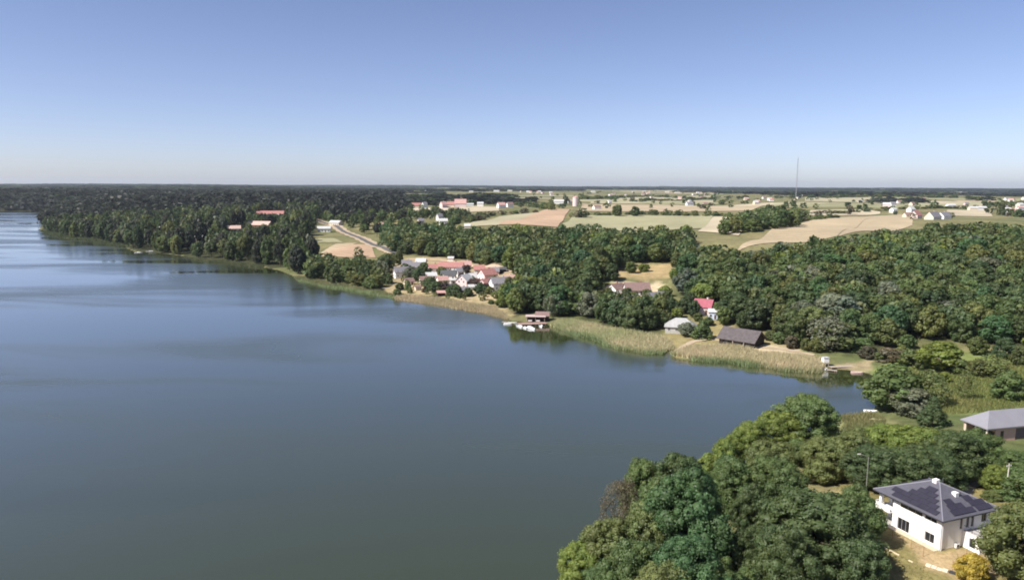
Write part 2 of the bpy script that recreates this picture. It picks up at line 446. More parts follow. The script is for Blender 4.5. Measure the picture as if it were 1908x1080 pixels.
def ribbon(name, pts, width, m, up, label=None, world=False):
    p = np.array([hit(*q)[:2] for q in pts]) if not world else np.array(pts, float)
    s = np.concatenate([[0], np.cumsum(np.hypot(*np.diff(p, axis=0).T))])
    n = max(8, int(s[-1] / max(2.0, s[-1] / 80)))
    t = np.linspace(0, s[-1], n)
    x, y = np.interp(t, s, p[:, 0]), np.interp(t, s, p[:, 1])
    k = max(1, n // 25); ker = np.ones(2 * k + 1) / (2 * k + 1)
    x = np.convolve(np.pad(x, k, mode='edge'), ker, 'valid'); y = np.convolve(np.pad(y, k, mode='edge'), ker, 'valid')
    dx, dy = np.gradient(x), np.gradient(y); l = np.hypot(dx, dy) + 1e-9
    nx, ny = -dy / l, dx / l
    vs = []
    for i in range(n):
        wv = width * (1 + 0.12 * math.sin(i * 1.7))
        for a in (-1, 0, 1):
            xx, yy = x[i] + nx[i] * wv / 2 * a, y[i] + ny[i] * wv / 2 * a
            vs.append((xx, yy, float(hz(xx, yy)) + up))
    fs = []
    for i in range(n - 1):
        for a in (0, 1):
            b = i * 3 + a
            fs.append((b, b + 3, b + 4, b + 1))
    o = link(name, fast_mesh(name, np.array(vs), np.array(fs), m))
    return tag(o, label, kind='structure')

def field_mat(key, col, ang=0.0):
    k = 'field_' + key
    m = mat(k, col, 0.95, 0.16, 0.02, spec=0.05)
    nt = m.node_tree; b = nt.nodes['Principled BSDF']; src = b.inputs['Base Color'].links[0].from_socket
    tc = nt.nodes.new('ShaderNodeTexCoord')
    for sc_, am, wv in ((0.012 + 0.004 * len(key), 0.10, True), (0.25, 0.12, False)):
        if wv:
            n_ = nt.nodes.new('ShaderNodeTexWave'); n_.inputs['Scale'].default_value = sc_; n_.inputs['Distortion'].default_value = 1.5; n_.inputs['Detail'].default_value = 3; n_.bands_direction = 'DIAGONAL'; so = n_.outputs[1]
        else:
            n_ = nt.nodes.new('ShaderNodeTexNoise'); n_.inputs['Scale'].default_value = sc_; n_.inputs['Detail'].default_value = 6; so = n_.outputs[0]
        nt.links.new(tc.outputs['Object'], n_.inputs['Vector'])
        mr = nt.nodes.new('ShaderNodeMapRange'); mr.inputs[3].default_value = 1 - am; mr.inputs[4].default_value = 1 + am
        nt.links.new(so, mr.inputs[0])
        mx = nt.nodes.new('ShaderNodeMix'); mx.data_type = 'RGBA'; mx.blend_type = 'MULTIPLY'; mx.inputs[0].default_value = 1.0
        nt.links.new(src, mx.inputs[6]); nt.links.new(mr.outputs[0], mx.inputs[7]); src = mx.outputs[2]
    nt.links.new(src, b.inputs['Base Color'])
    return m
FM = dict(tan=field_mat('ripe_tan', (0.37, 0.30, 0.20)), pink=field_mat('ploughed_pink', (0.38, 0.27, 0.185)), pale=field_mat('pale_stubble', (0.40, 0.345, 0.245)),
          green=field_mat('young_green', (0.30, 0.285, 0.175)), grass=field_mat('pale_meadow', (0.33, 0.30, 0.20)), olive=field_mat('olive_crop', (0.25, 0.245, 0.14)), white=field_mat('bleached_sand', (0.48, 0.41, 0.32)))
FIELDS = [
    ('tan', [(1372, 470), (1560, 440), (1640, 402), (1470, 421)], 'tan stubble field rising beyond the hillside wood'),
    ('tan', [(1560, 442), (1700, 420), (1702, 397), (1640, 402)], 'tan field end below the farm with the red roof'),
    ('pink', [(925, 419), (1040, 424), (1068, 390), (1000, 396)], 'orange-brown ploughed field beyond the wood'),
    ('grass', [(868, 424), (930, 420), (1005, 396), (930, 404)], 'pale green strip field left of the ploughed one'),
    ('green', [(1042, 424), (1310, 426), (1335, 402), (1068, 402)], 'pale green field behind the wood in mid view'),
    ('pale', [(1300, 432), (1376, 440), (1420, 406), (1330, 404)], 'pale sandy field between green field and hedge'),
    ('tan', [(1075, 394), (1400, 392), (1430, 381), (1085, 380)], 'dry grey-tan field behind the hedgerow'),
    ('grass', [(1100, 379), (1330, 379), (1330, 369), (1110, 368)], 'pale meadow strip in the distance'),
    ('olive', [(1440, 388), (1680, 390), (1700, 379), (1440, 377)], 'green crop field in front of the mast'),
    ('green', [(1690, 390), (1840, 386), (1830, 376), (1700, 378)], 'light green crop strip behind the farm'),
    ('pale', [(1500, 402), (1640, 399), (1640, 391), (1510, 392)], 'pale stubble strip left of the farm'),
    ('pale', [(1760, 402), (1850, 404), (1845, 393), (1765, 391)], 'pale stubble field right of the farm'),
    ('grass', [(1500, 375), (1720, 377), (1730, 369), (1500, 368)], 'grey-green meadow far behind the green crop'),
    ('white', [(760, 395), (835, 393), (838, 388), (775, 388)], 'pale bare strip below the far red-roofed village'),
    ('pale', [(850, 397), (930, 393), (928, 385), (852, 386)], 'dry pale paddock below the far village'),
    ('pink', [(598, 478), (700, 480), (690, 456), (640, 455)], 'orange dry field beside the straight road'),
    ('green', [(566, 452), (640, 452), (622, 444), (578, 445)], 'green playing field left of the road'),
    ('tan', [(592, 476), (640, 462), (668, 452), (625, 455)], 'tan field strip along the straight road'),
]
for key, pts, lab in FIELDS:
    drape_quad('field', pts, FM[key], 0.6 if pts[0][1] < 440 else 0.35, label=lab)
# patchwork of fields further out on the plateau
fr = np.random.default_rng(21)
for k in range(46):
    r0 = 1500 * (1.052 ** k) * fr.uniform(0.95, 1.05); th = R(fr.uniform(-3, 37))
    w, dp = r0 * fr.uniform(0.08, 0.22), r0 * fr.uniform(0.05, 0.12)
    cx, cy = r0 * math.sin(th), r0 * math.cos(th); a = fr.uniform(-0.3, 0.3)
    u, v = np.array((math.cos(a), math.sin(a))), np.array((-math.sin(a), math.cos(a)))
    c0 = np.array((cx, cy))
    o = drape_quad('field', [c0 - u * w / 2, c0 + u * w / 2, c0 + u * w / 2 + v * dp, c0 - u * w / 2 + v * dp], FM[['grass', 'olive', 'pale', 'green', 'tan', 'olive', 'grass'][k % 7]], 0.6 + 0.02 * k, 10, 6, 'field in the distant patchwork', True)
    if k == 45: break
M_ASPH = mat('asphalt', (0.10, 0.097, 0.095), 0.9, 0.2, 0.3)
M_DIRT = mat('sandy_dirt', (0.38, 0.30, 0.21), 0.95, 0.18, 0.2)
ribbon('road_verge', [(742, 473), (715, 462), (680, 448), (640, 432), (605, 416), (585, 408)], 14, M_DIRT, 0.45, 'sandy verge of the straight road left of the village')
ribbon('road', [(742, 474), (715, 463), (680, 449), (640, 432), (605, 416), (585, 408)], 5.0, M_ASPH, 0.75, 'straight grey road running through the trees')
ribbon('path', [(1258, 655), (1275, 645), (1292, 635), (1330, 632), (1400, 645), (1470, 652), (1520, 662)], 2.6, M_DIRT, 0.12, 'sandy path behind the reed beds past the barn')
ribbon('path', [(760, 484), (800, 484), (850, 488), (900, 497), (950, 508)], 5.5, mat('pinkish_track', (0.47, 0.35, 0.25), 0.95, 0.12, 0.2), 0.25, 'pinkish dirt track behind the lakeside houses')
ribbon('driveway', [(1778, 918), (1795, 903), (1812, 892), (1828, 884)], 4.5, mat('gravel_drive', (0.48, 0.41, 0.33), 0.95, 0.2, 1.5, 0.4), 0.06, 'pale gravel driveway behind the white house')

# ------------------------------------------------------------------ tree prototypes (unit: crown width 1, height 1)
def unit_dirs(n, r):
    d = r.normal(size=(n, 3)); return d / np.linalg.norm(d, axis=1, keepdims=True)

ICO_V = None
def ico():
    global ICO_V
    t = (1 + 5 ** 0.5) / 2
    v = np.array([(-1, t, 0), (1, t, 0), (-1, -t, 0), (1, -t, 0), (0, -1, t), (0, 1, t), (0, -1, -t), (0, 1, -t), (t, 0, -1), (t, 0, 1), (-t, 0, -1), (-t, 0, 1)], float)
    v /= np.linalg.norm(v[0])
    f = np.array([(0, 11, 5), (0, 5, 1), (0, 1, 7), (0, 7, 10), (0, 10, 11), (1, 5, 9), (5, 11, 4), (11, 10, 2), (10, 7, 6), (7, 1, 8), (3, 9, 4), (3, 4, 2), (3, 2, 6), (3, 6, 8), (3, 8, 9), (4, 9, 5), (2, 4, 11), (6, 2, 10), (8, 6, 7), (9, 8, 1)])
    return v, f
IV, IF = ico()

def crown_arrays(kind, seed, nclump, ncard, csize, core=True):
    """leaf diamonds plus rough inner masses; returns verts, quads, tris, tint"""
    r = np.random.default_rng(seed)
    zb = dict(broad=0.14, tall=0.16, shrub=0.0, pine=0.42, spruce=0.06, thin=0.2)[kind]
    cs = []
    ph = r.uniform(0, 6.28, 6)
    for i in range(nclump):
        t = (i + 0.5) / nclump
        t = np.clip(t + r.normal() * 0.03, 0.01, 0.99)
        if kind == 'spruce': prof = 0.5 * (1 - t) ** 0.9
        elif kind == 'pine': prof = 0.5 * math.sin(math.pi * (0.12 + 0.86 * t)) ** 0.7
        elif kind == 'shrub': prof = 0.5 * math.sqrt(max(0, 1 - t ** 2.2)) 
        elif kind == 'tall': prof = 0.5 * math.sin(math.pi * (0.1 + 0.86 * t ** 0.8)) ** 0.7
        else: prof = 0.5 * math.sin(math.pi * (0.1 + 0.84 * t ** 0.85)) ** 0.55
        a = i * 2.399963 + r.normal() * 0.25
        lob = 1 + 0.16 * math.sin(2 * a + ph[0] + 3 * t) + 0.12 * math.sin(3 * a + ph[1] - 5 * t) + 0.08 * math.sin(5 * a + ph[2])
        inner = r.uniform(0.66, 0.9) if r.random() < 0.8 else r.uniform(0.2, 0.6)
        rc = r.uniform(0.065, 0.18) * (1.0 if kind not in ('spruce', 'pine') else 0.85) * (60 / max(nclump, 30)) ** 0.28
        rad = max(prof * lob * inner - rc * 0.25, 0)
        z = zb + (1 - zb) * t * (1 + 0.05 * math.sin(2 * a + ph[3])) * 0.97
        cs.append((rad * math.cos(a), rad * math.sin(a), z, rc))
    cs = np.array(cs)
    ctr = np.array((0, 0, zb + (1 - zb) * 0.42))
    V, T = [], []
    tris_v, tris_f, tris_t = [], [], []
    off = 0
    for x, y, z, rc in cs:
        c = np.array((x, y, z)); out = c - ctr; out = out / (np.linalg.norm(out) + 1e-6)
        base = r.uniform(0.82, 1.18); hue = r.normal() * 0.05
        n = max(3, int(ncard * (rc / 0.125) ** 2))
        d = unit_dirs(n * 2, r)
        keep = (d @ out + 0.35 * d[:, 2]) > -0.35
        d = d[keep][:n]; n = len(d)
        p = c + d * (rc * r.uniform(0.8, 1.1, (n, 1))) * np.array((1.08, 1.08, 0.85)) 
        nn = d + r.normal(size=(n, 3)) * 0.4 + np.array((0, 0, 0.15)); nn /= np.linalg.norm(nn, axis=1, keepdims=True)
        h = unit_dirs(n, r); t1 = np.cross(nn, h); t1 /= np.linalg.norm(t1, axis=1, keepdims=True) + 1e-9
        t2 = np.cross(nn, t1)
        s = csize * r.uniform(0.45, 1.65, (n, 1))
        quad = np.stack([p + t1 * s, p + t2 * s * 0.7, p - t1 * s, p - t2 * s * 0.7], 1)
        V.append(quad.reshape(-1, 3))
        tv = base * r.uniform(0.8, 1.2, n)
        col = np.stack([tv * (1 + hue), tv, tv * (1 - hue)], 1)
        T.append(np.repeat(col, 4, 0))
        if core:
            iv = c + IV * rc * 0.78 * r.uniform(0.8, 1.15, (12, 1))
            tris_v.append(iv); tris_t.append(np.tile(np.array((base, base, base)) * 0.95, (12, 1)))
    V = np.concatenate(V); T = np.concatenate(T)
    nq = len(V) // 4
    quads = np.arange(nq * 4).reshape(-1, 4)
    if core:
        k = len(V); nI = len(tris_v)
        V = np.concatenate([V] + tris_v); T = np.concatenate([T] + tris_t)
        tris = (IF[None] + (k + 12 * np.arange(nI))[:, None, None]).reshape(-1, 3)
    else:
        tris = np.zeros((0, 3), int)
    V = V.copy()
    V[:, :2] *= 0.5 / np.percentile(np.hypot(V[:, 0], V[:, 1]), 97)
    V[:, 2] = np.maximum(V[:, 2] / np.percentile(V[:, 2], 99.5), 0.0)
    return V, quads, tris, T

def trunk_mb(kind, seed, w=1.0):
    r = np.random.default_rng(seed + 500)
    mb = MB()
    rad = 0.03 * w if kind != 'shrub' else 0.02
    top = dict(broad=0.6, tall=0.75, shrub=0.35, pine=0.8, spruce=0.9, thin=0.75)[kind]
    pts = [(0, 0, -0.06)]
    for i in range(1, 5):
        pts.append((r.normal() * 0.015 * i, r.normal() * 0.015 * i, top * i / 4))
    for i in range(4):
        mb.tube(pts[i], pts[i + 1], rad * (1 - i * 0.2), rad * (1 - (i + 1) * 0.2), 7)
    for k in range(6 if kind in ('broad', 'tall', 'thin') else 4):
        i = 1 + k % 3; a = r.uniform(0, 6.28); l = r.uniform(0.2, 0.34) * (1.1 if kind == 'broad' else 0.6)
        e = (pts[i][0] + l * math.cos(a), pts[i][1] + l * math.sin(a), pts[i][2] + l * r.uniform(0.45, 0.9) * 0.7)
        mb.tube(pts[i], e, rad * 0.5, rad * 0.16, 5)
    return mb

NEAR, MID, LOWA = {}, {}, {}
def proto(lod, kind, i):
    key = (lod, kind, i)
    if key in NEAR: return NEAR[key]
    seed = 11 + i * 7 + {'broad': 0, 'tall': 100, 'shrub': 200, 'pine': 300, 'spruce': 400, 'thin': 600}[kind]
    if lod == 'near':
        nc, n, s = (160, 190, 0.0115) if kind != 'shrub' else (70, 140, 0.019)
    else:
        nc, n, s = (62, 42, 0.032) if kind != 'shrub' else (30, 40, 0.05)
    if kind == 'thin': nc, n = int(nc * 0.8), int(n * 0.5)
    V, q_, t_, T = crown_arrays(kind, seed, nc, n, s, core=(kind != 'thin'))
    cm = fast_mesh('crown', V, [q_, t_], M_LEAF, T)
    tm = trunk_mb(kind, seed).mesh('trunk', M_BARK)
    NEAR[key] = (cm, tm)
    return NEAR[key]
def low(kind, i, tiny=False):
    key = (kind, i, tiny)
    if key not in LOWA:
        seed = 900 + i * 13 + {'broad': 0, 'tall': 100, 'shrub': 200, 'pine': 300, 'spruce': 400, 'thin': 600}[kind]
        if tiny: V, q_, t_, T = crown_arrays(kind, seed, 9, 4, 0.165, core=False)
        else: V, q_, t_, T = crown_arrays(kind, seed, 20, 7, 0.085, core=False)
        LOWA[key] = (V, q_, T)
    return LOWA[key]

TREES = []
HUES = dict(dark=(0.070, 0.101, 0.038), mid=(0.097, 0.138, 0.046), olive=(0.124, 0.148, 0.050), lime=(0.150, 0.190, 0.043), blue=(0.064, 0.122, 0.047),
            grey=(0.14, 0.157, 0.10), brown=(0.125, 0.108, 0.065), gold=(0.34, 0.28, 0.05), purple=(0.08, 0.052, 0.045), deep=(0.040, 0.048, 0.030), pine=(0.029, 0.032, 0.025), silver=(0.165, 0.175, 0.12))
WORD = dict(dark='dark green', mid='mid green', olive='olive green', lime='yellow-green', blue='bluish green', grey='grey-green', brown='brownish', gold='golden', purple='dark reddish', pine='dark', silver='silvery', deep='deep green')

def add_tree(x, y, W, H, kind='broad', hue='mid', label=None, cat=None, group=None, keep=False, region=None, name=None, sink=0.0):
    TREES.append(dict(x=x, y=y, z=max(float(hz(x, y)), 0) - sink, W=W, H=H, kind=kind, hue=hue, label=label, cat=cat, group=group, keep=keep, region=region, name=name, rz=rng.uniform(0, 6.28), p=len(TREES)))

def px_tree(px, pytop, wpx, H, kind, hue, label, name=None):
    """a tree whose top shows at a pixel: ground point found under it"""
    p = hit(px, pytop, H)
    W = wpx * math.hypot(p[0], p[1]) / F_PX / math.cos(math.atan2(p[0], p[1])) * 0.95
    add_tree(p[0], p[1], W, H, kind, hue, label, 'shrub' if kind == 'shrub' else 'tree', None, True, 'near', name)

NEAR_TREES = [
    (1510, 738, 112, 13, 'broad', 'mid', 'round dark-sided tree rising highest at the lake edge below the inlet'),
    (1450, 766, 84, 10, 'broad', 'lime', 'bright yellow-green tree left of the round lakeside tree'),
    (1402, 788, 86, 10, 'broad', 'lime', 'yellow-green tree in the middle of the bright row at the water'),
    (1356, 816, 84, 10, 'broad', 'lime', 'leftmost yellow-green tree of the bright row at the water'),
    (1322, 842, 50, 7, 'shrub', 'lime', 'low yellow-green bush between bright row and bluish tree'),
    (1436, 822, 104, 10, 'broad', 'olive', 'olive tree in front of the bright row at the water'),
    (1450, 856, 112, 11, 'broad', 'mid', 'green tree standing left of the dark gap behind the big grove'),
    (1366, 852, 116, 12, 'broad', 'mid', 'green tree between the bluish tree and the olive one'),
    (1262, 850, 124, 14, 'broad', 'dark', 'dark green tree behind the big bluish tree'),
    (1290, 884, 176, 17, 'broad', 'blue', 'large bluish green tree dominating the near grove'),
    (1204, 858, 108, 13, 'broad', 'mid', 'slim pointed tree at the left of the near grove'),
    (1162, 892, 92, 12, 'thin', 'brown', 'sparse brownish tree leaning over the water'),
    (1206, 936, 136, 13, 'broad', 'olive', 'olive tree below the slim pointed one'),
    (1126, 968, 124, 12, 'broad', 'olive', 'leftmost olive tree at the water in the near grove'),
    (1086, 1012, 104, 9, 'broad', 'lime', 'yellowish tree at the bottom left tip of the grove'),
    (1176, 1006, 140, 12, 'broad', 'mid', 'green tree at the bottom edge left of centre in the grove'),
    (1292, 1004, 150, 12, 'broad', 'blue', 'bluish tree at the bottom edge under the big bluish tree'),
    (1240, 900, 120, 13, 'broad', 'mid', 'mid green tree between the slim dark tree and the olive one in the grove'),
    (1240, 1046, 120, 10, 'broad', 'olive', 'olive tree cut by the bottom edge in the middle of the grove'),
    (1120, 1056, 100, 7, 'broad', 'mid', 'green tree cut by the bottom edge at the left end of the grove'),
    (1489, 818, 54, 6, 'shrub', 'mid', 'green bush at the water between round and olive lakeside trees'),
    (1522, 822, 64, 8, 'broad', 'olive', 'olive tree right below the round lakeside tree'),
    (1398, 984, 96, 9, 'broad', 'dark', 'dark green tree filling the gap between the bluish and the big dark tree'),  # added tree; its dark leaf hue stands in for the gap's shadow
    (1345, 1036, 90, 9, 'broad', 'mid', 'green tree cut by the bottom edge right of the bluish pair'),
    (1395, 1058, 60, 6, 'shrub', 'mid', 'green bush cut by the bottom edge beside the pinkish soil'),
    (1400, 905, 70, 9, 'broad', 'dark', 'dark green tree in the shaded gap right of the big bluish tree'),
    (1530, 922, 190, 14, 'broad', 'dark', 'big dark green tree left of the white house'),
    (1470, 985, 120, 12, 'broad', 'dark', 'dark green tree at the bottom left of the big dark tree'),
    (1600, 1000, 110, 10, 'broad', 'dark', 'dark green tree at the bottom beside the lawn'),
    (1603, 908, 84, 10, 'broad', 'mid', 'mid green tree touching the left end of the white house'),
    (1545, 815, 90, 10, 'broad', 'olive', 'first tree at the left end of the thick row behind the white house'),
    (1602, 802, 106, 10, 'broad', 'olive', 'second tree from the left in the thick row behind the white house'),
    (1660, 793, 108, 10, 'broad', 'lime', 'third tree from the left in the thick row behind the white house'),
    (1718, 797, 104, 10, 'broad', 'lime', 'fourth tree from the left in the thick row behind the white house'),
    (1772, 806, 96, 10, 'broad', 'dark', 'fifth tree from the left in the thick row behind the white house'),
    (1822, 802, 82, 9, 'broad', 'mid', 'rightmost tree in the thick row, in front of the grey-roofed building'),
    (1630, 832, 96, 9, 'broad', 'dark', 'dark tree in the front rank of the thick row, left of the white roof'),
    (1702, 832, 100, 9, 'broad', 'dark', 'dark tree in the front rank of the thick row, just above the white house'),
    (1752, 836, 80, 8, 'broad', 'dark', 'dark tree in the front rank of the thick row, by the driveway'),
    (1918, 934, 118, 12.5, 'broad', 'olive', 'broad olive tree at the right edge in front of the white house'),
    (1816, 1030, 50, 4.4, 'shrub', 'gold', 'golden yellow bush at the corner of the white house garden'),
    (1860, 866, 54, 5.5, 'broad', 'lime', 'light green tree between the two pale poles at the right'),
    (1908, 842, 66, 6, 'broad', 'mid', 'green tree at the right edge below the grey-roofed building'),
    (1902, 872, 60, 6, 'shrub', 'mid', 'green bush at the right edge beside the pale pole'),
    (1850, 912, 30, 1.8, 'shrub', 'olive', 'low olive bush beside the gravel driveway'),
    (1668, 682, 92, 13, 'broad', 'mid', 'leafy tree on the shore beside the white boat'),
    (1735, 690, 60, 11, 'thin', 'olive', 'sparse light tree right of the leafy shore tree'),
    (1700, 722, 62, 8, 'broad', 'grey', 'grey-green tree in front of the leafy shore tree'),
    (1742, 738, 46, 8, 'spruce', 'dark', 'dark conifer behind the thick row near the shore'),
    (1754, 636, 74, 10, 'broad', 'lime', 'bright rounded tree at the foot of the hillside wood'),
    (1700, 650, 46, 6, 'shrub', 'olive', 'olive bush on the meadow edge by the inlet'),
    (1660, 648, 44, 5, 'shrub', 'brown', 'brownish bush at the head of the inlet'),
    (1790, 668, 48, 5, 'shrub', 'olive', 'low wide bush on the wet meadow'),
    (1850, 660, 56, 7, 'thin', 'olive', 'sparse tree on the wet meadow at the right'),
    (1885, 690, 46, 9, 'tall', 'mid', 'upright tree on the meadow near the right edge'),
    (1802, 690, 24, 9, 'thin', 'olive', 'thin young tree on the meadow behind the grey-roofed building'),
    (1548, 590, 66, 13, 'thin', 'silver', 'silvery tree with pale foliage above the jetty'),
    (1560, 548, 84, 15, 'broad', 'grey', 'grey-green willow-like tree on the slope above the jetty'),
    (1500, 560, 56, 13, 'thin', 'grey', 'grey-green tree with pale trunk right of the barn'),
    (1560, 600, 80, 10, 'broad', 'olive', 'olive tree at the water behind the small jetty'),
    (1600, 628, 50, 5, 'shrub', 'mid', 'bush behind the jetty boardwalk'),
    (1282, 600, 40, 6, 'broad', 'grey', 'greyish tree in front of the pale-roofed boathouse'),
    (1308, 596, 40, 8, 'spruce', 'mid', 'green conifer between boathouse and dark barn'),
    (1030, 545, 44, 12, 'thin', 'grey', 'grey-mauve leafless-looking tree beside the dock'),
    (985, 528, 58, 14, 'broad', 'dark', 'dark tree overhanging the dock'),
    (1100, 545, 50, 12, 'broad', 'grey', 'pale grey-green tree behind the reeds right of the dock'),
    (956, 540, 34, 9, 'tall', 'lime', 'yellow-green tree left of the dock by the reeds'),
]
for t in NEAR_TREES: px_tree(*t)

# ---- scattered trees of the woods
def poisson(poly, spacing, r, maxn=4000, reject=None):
    p = np.array(poly); lo, hi = p.min(0), p.max(0)
    n = int((hi - lo).prod() / (spacing ** 2) * 2.6)
    n = min(n, 60000)
    c = r.uniform(lo, hi, (n, 2))
    c = c[seg_sdf(c[:, 0], c[:, 1], poly) > 0]
    grid = {}; out = []
    for x, y in c:
        gx, gy = int(x // spacing), int(y // spacing); ok = True
        for a in (-1, 0, 1):
            for b in (-1, 0, 1):
                for (u, v) in grid.get((gx + a, gy + b), ()):
                    if (u - x) ** 2 + (v - y) ** 2 < spacing * spacing: ok = False
        if ok and not (reject and reject(x, y)):
            grid.setdefault((gx, gy), []).append((x, y)); out.append((x, y))
            if len(out) >= maxn: break
    return out

KEEP_OUT = []   # (x, y, radius) kept free of scattered trees: filled by buildings
def pick_hue(r, table):
    v = r.random() * sum(table.values())
    for k, w in table.items():
        v -= w
        if v <= 0: return k
    return k

REGIONS = dict(
    hill=('hillside wood right of the barn', 'trees of the hillside wood'),
    mid=('wood between the lakeside village and the fields', 'trees of the wood behind the village'),
    front=('row behind the reeds left of the boathouse', 'trees behind the reed bed'),
    left=('wooded left shore of the lake', 'trees of the left shore wood'),
    village=('gardens of the lakeside village', 'trees in the village gardens'),
    farleft=('dark forest beyond the left shore', 'trees of the dark forest on the left'),
    town=('trees round the far red-roofed village', 'trees round the far village'),
    hedge=('hedgerow between the far fields', 'trees of the far hedgerows'),
)

# ------------------------------------------------------------------ buildings
W_WHITE = mat('white_render', (0.78, 0.76, 0.73), 0.85, 0.04, 0.8)
W_CREAM = mat('cream_render', (0.66, 0.58, 0.45), 0.85, 0.06, 0.8)
W_PINK = mat('pale_pink_render', (0.68, 0.54, 0.52), 0.85, 0.06, 0.8)
W_BRICK = mat('brick_wall', (0.36, 0.17, 0.12), 0.9, 0.2, 2.0)
W_WOOD = mat('dark_timber_wall', (0.035, 0.024, 0.02), 0.8, 0.3, 3.0)
W_GREEN = mat('pale_green_render', (0.5, 0.56, 0.46), 0.85, 0.06, 0.8)
W_BLUE = mat('light_blue_render', (0.5, 0.58, 0.72), 0.85, 0.06, 0.8)
R_RED = mat('red_tiles', (0.36, 0.17, 0.15), 0.75, 0.15, 1.2, wave=('Y', 4.0))
R_PINK = mat('faded_pink_tiles', (0.46, 0.28, 0.25), 0.8, 0.15, 1.2, wave=('Y', 4.0))
R_GREY = mat('grey_tiles', (0.20, 0.19, 0.205), 0.7, 0.12, 1.2, wave=('Y', 4.0))
R_DARK = mat('dark_grey_tiles', (0.075, 0.08, 0.085), 0.7, 0.15, 1.2, wave=('Y', 4.0))
R_BROWN = mat('brown_tiles', (0.22, 0.145, 0.13), 0.8, 0.15, 1.2, wave=('Y', 4.0))
R_PALE = mat('pale_sheet_roof', (0.48, 0.48, 0.47), 0.55, 0.1, 0.8, wave=('X', 3.0))
R_SLATE = mat('slate_blue_tiles', (0.105, 0.103, 0.125), 0.55, 0.1, 1.2, wave=('Y', 5.0))
R_SHEET = mat('standing_seam_sheet', (0.23, 0.225, 0.25), 0.45, 0.05, 0.5, wave=('X', 1.6))
R_BEIGE = mat('beige_pink_sheet_roof', (0.50, 0.35, 0.30), 0.8, 0.15, 0.8)
M_GLASS = mat('window_glass', (0.02, 0.022, 0.026), 0.12, 0.2, 1.0, spec=0.5)
M_FRAME = mat('white_window_frame', (0.7, 0.7, 0.7), 0.5, 0.03)
M_DFRAME = mat('anthracite_frame', (0.05, 0.05, 0.055), 0.5, 0.05)
M_CHIM = mat('chimney_render', (0.6, 0.56, 0.5), 0.85, 0.1)
M_BCHIM = mat('brick_chimney', (0.33, 0.17, 0.12), 0.85, 0.15)
M_DOOR = mat('brown_door', (0.12, 0.07, 0.045), 0.6, 0.15)
M_CONC = mat('concrete', (0.42, 0.4, 0.37), 0.9, 0.12, 1.5)
M_PV = mat('solar_glass', (0.035, 0.032, 0.045), 0.25, 0.1, 0.6, spec=0.5)
M_WOODL = mat('weathered_planks', (0.36, 0.30, 0.25), 0.85, 0.2, 2.5)
M_STEEL = mat('galvanised_steel', (0.42, 0.43, 0.44), 0.45, 0.06, 2.0, metallic=0.6)
M_POLE = mat('pale_concrete_pole', (0.52, 0.48, 0.42), 0.9, 0.1, 2.0)

WIN = {}
def window(parent, u, z, w, h, side, L, W, frame=None, proud=0.02):
    """framed window on a side: f (-y), b (+y), l (-x), r (+x)"""
    fm = frame or M_FRAME
    key = (round(w, 2), round(h, 2), fm.name)
    if key not in WIN:
        b = 0.08
        mf = MB().box(-w / 2, w / 2, -0.06, 0.1, 0, b).box(-w / 2, w / 2, -0.06, 0.1, h - b, h).box(-w / 2, -w / 2 + b, -0.06, 0.1, b, h - b).box(w / 2 - b, w / 2, -0.06, 0.1, b, h - b)
        if w > 1.0: mf.box(-b / 2, b / 2, -0.055, 0.1, b, h - b)
        mp = MB().box(-w / 2 + b, w / 2 - b, -0.02, 0.05, b, h - b)
        ms = MB().box(-w / 2 - 0.1, w / 2 + 0.1, -0.14, 0.05, -0.06, -0.002)
        WIN[key] = (mf.mesh('window', fm), mp.mesh('pane', M_GLASS), ms.mesh('sill', fm))
    mf, mp, ms = WIN[key]
    loc, rz = {'f': ((u, -W / 2, z), 0), 'b': ((u, W / 2, z), math.pi), 'l': ((-L / 2, -u, z), -math.pi / 2), 'r': ((L / 2, u, z), math.pi / 2)}[side]
    o = link('window', mf, parent, loc, (0, 0, rz))
    link('pane', mp, o); link('sill', ms, o)
    return o

def place(px, py):
    return hit(px, py)

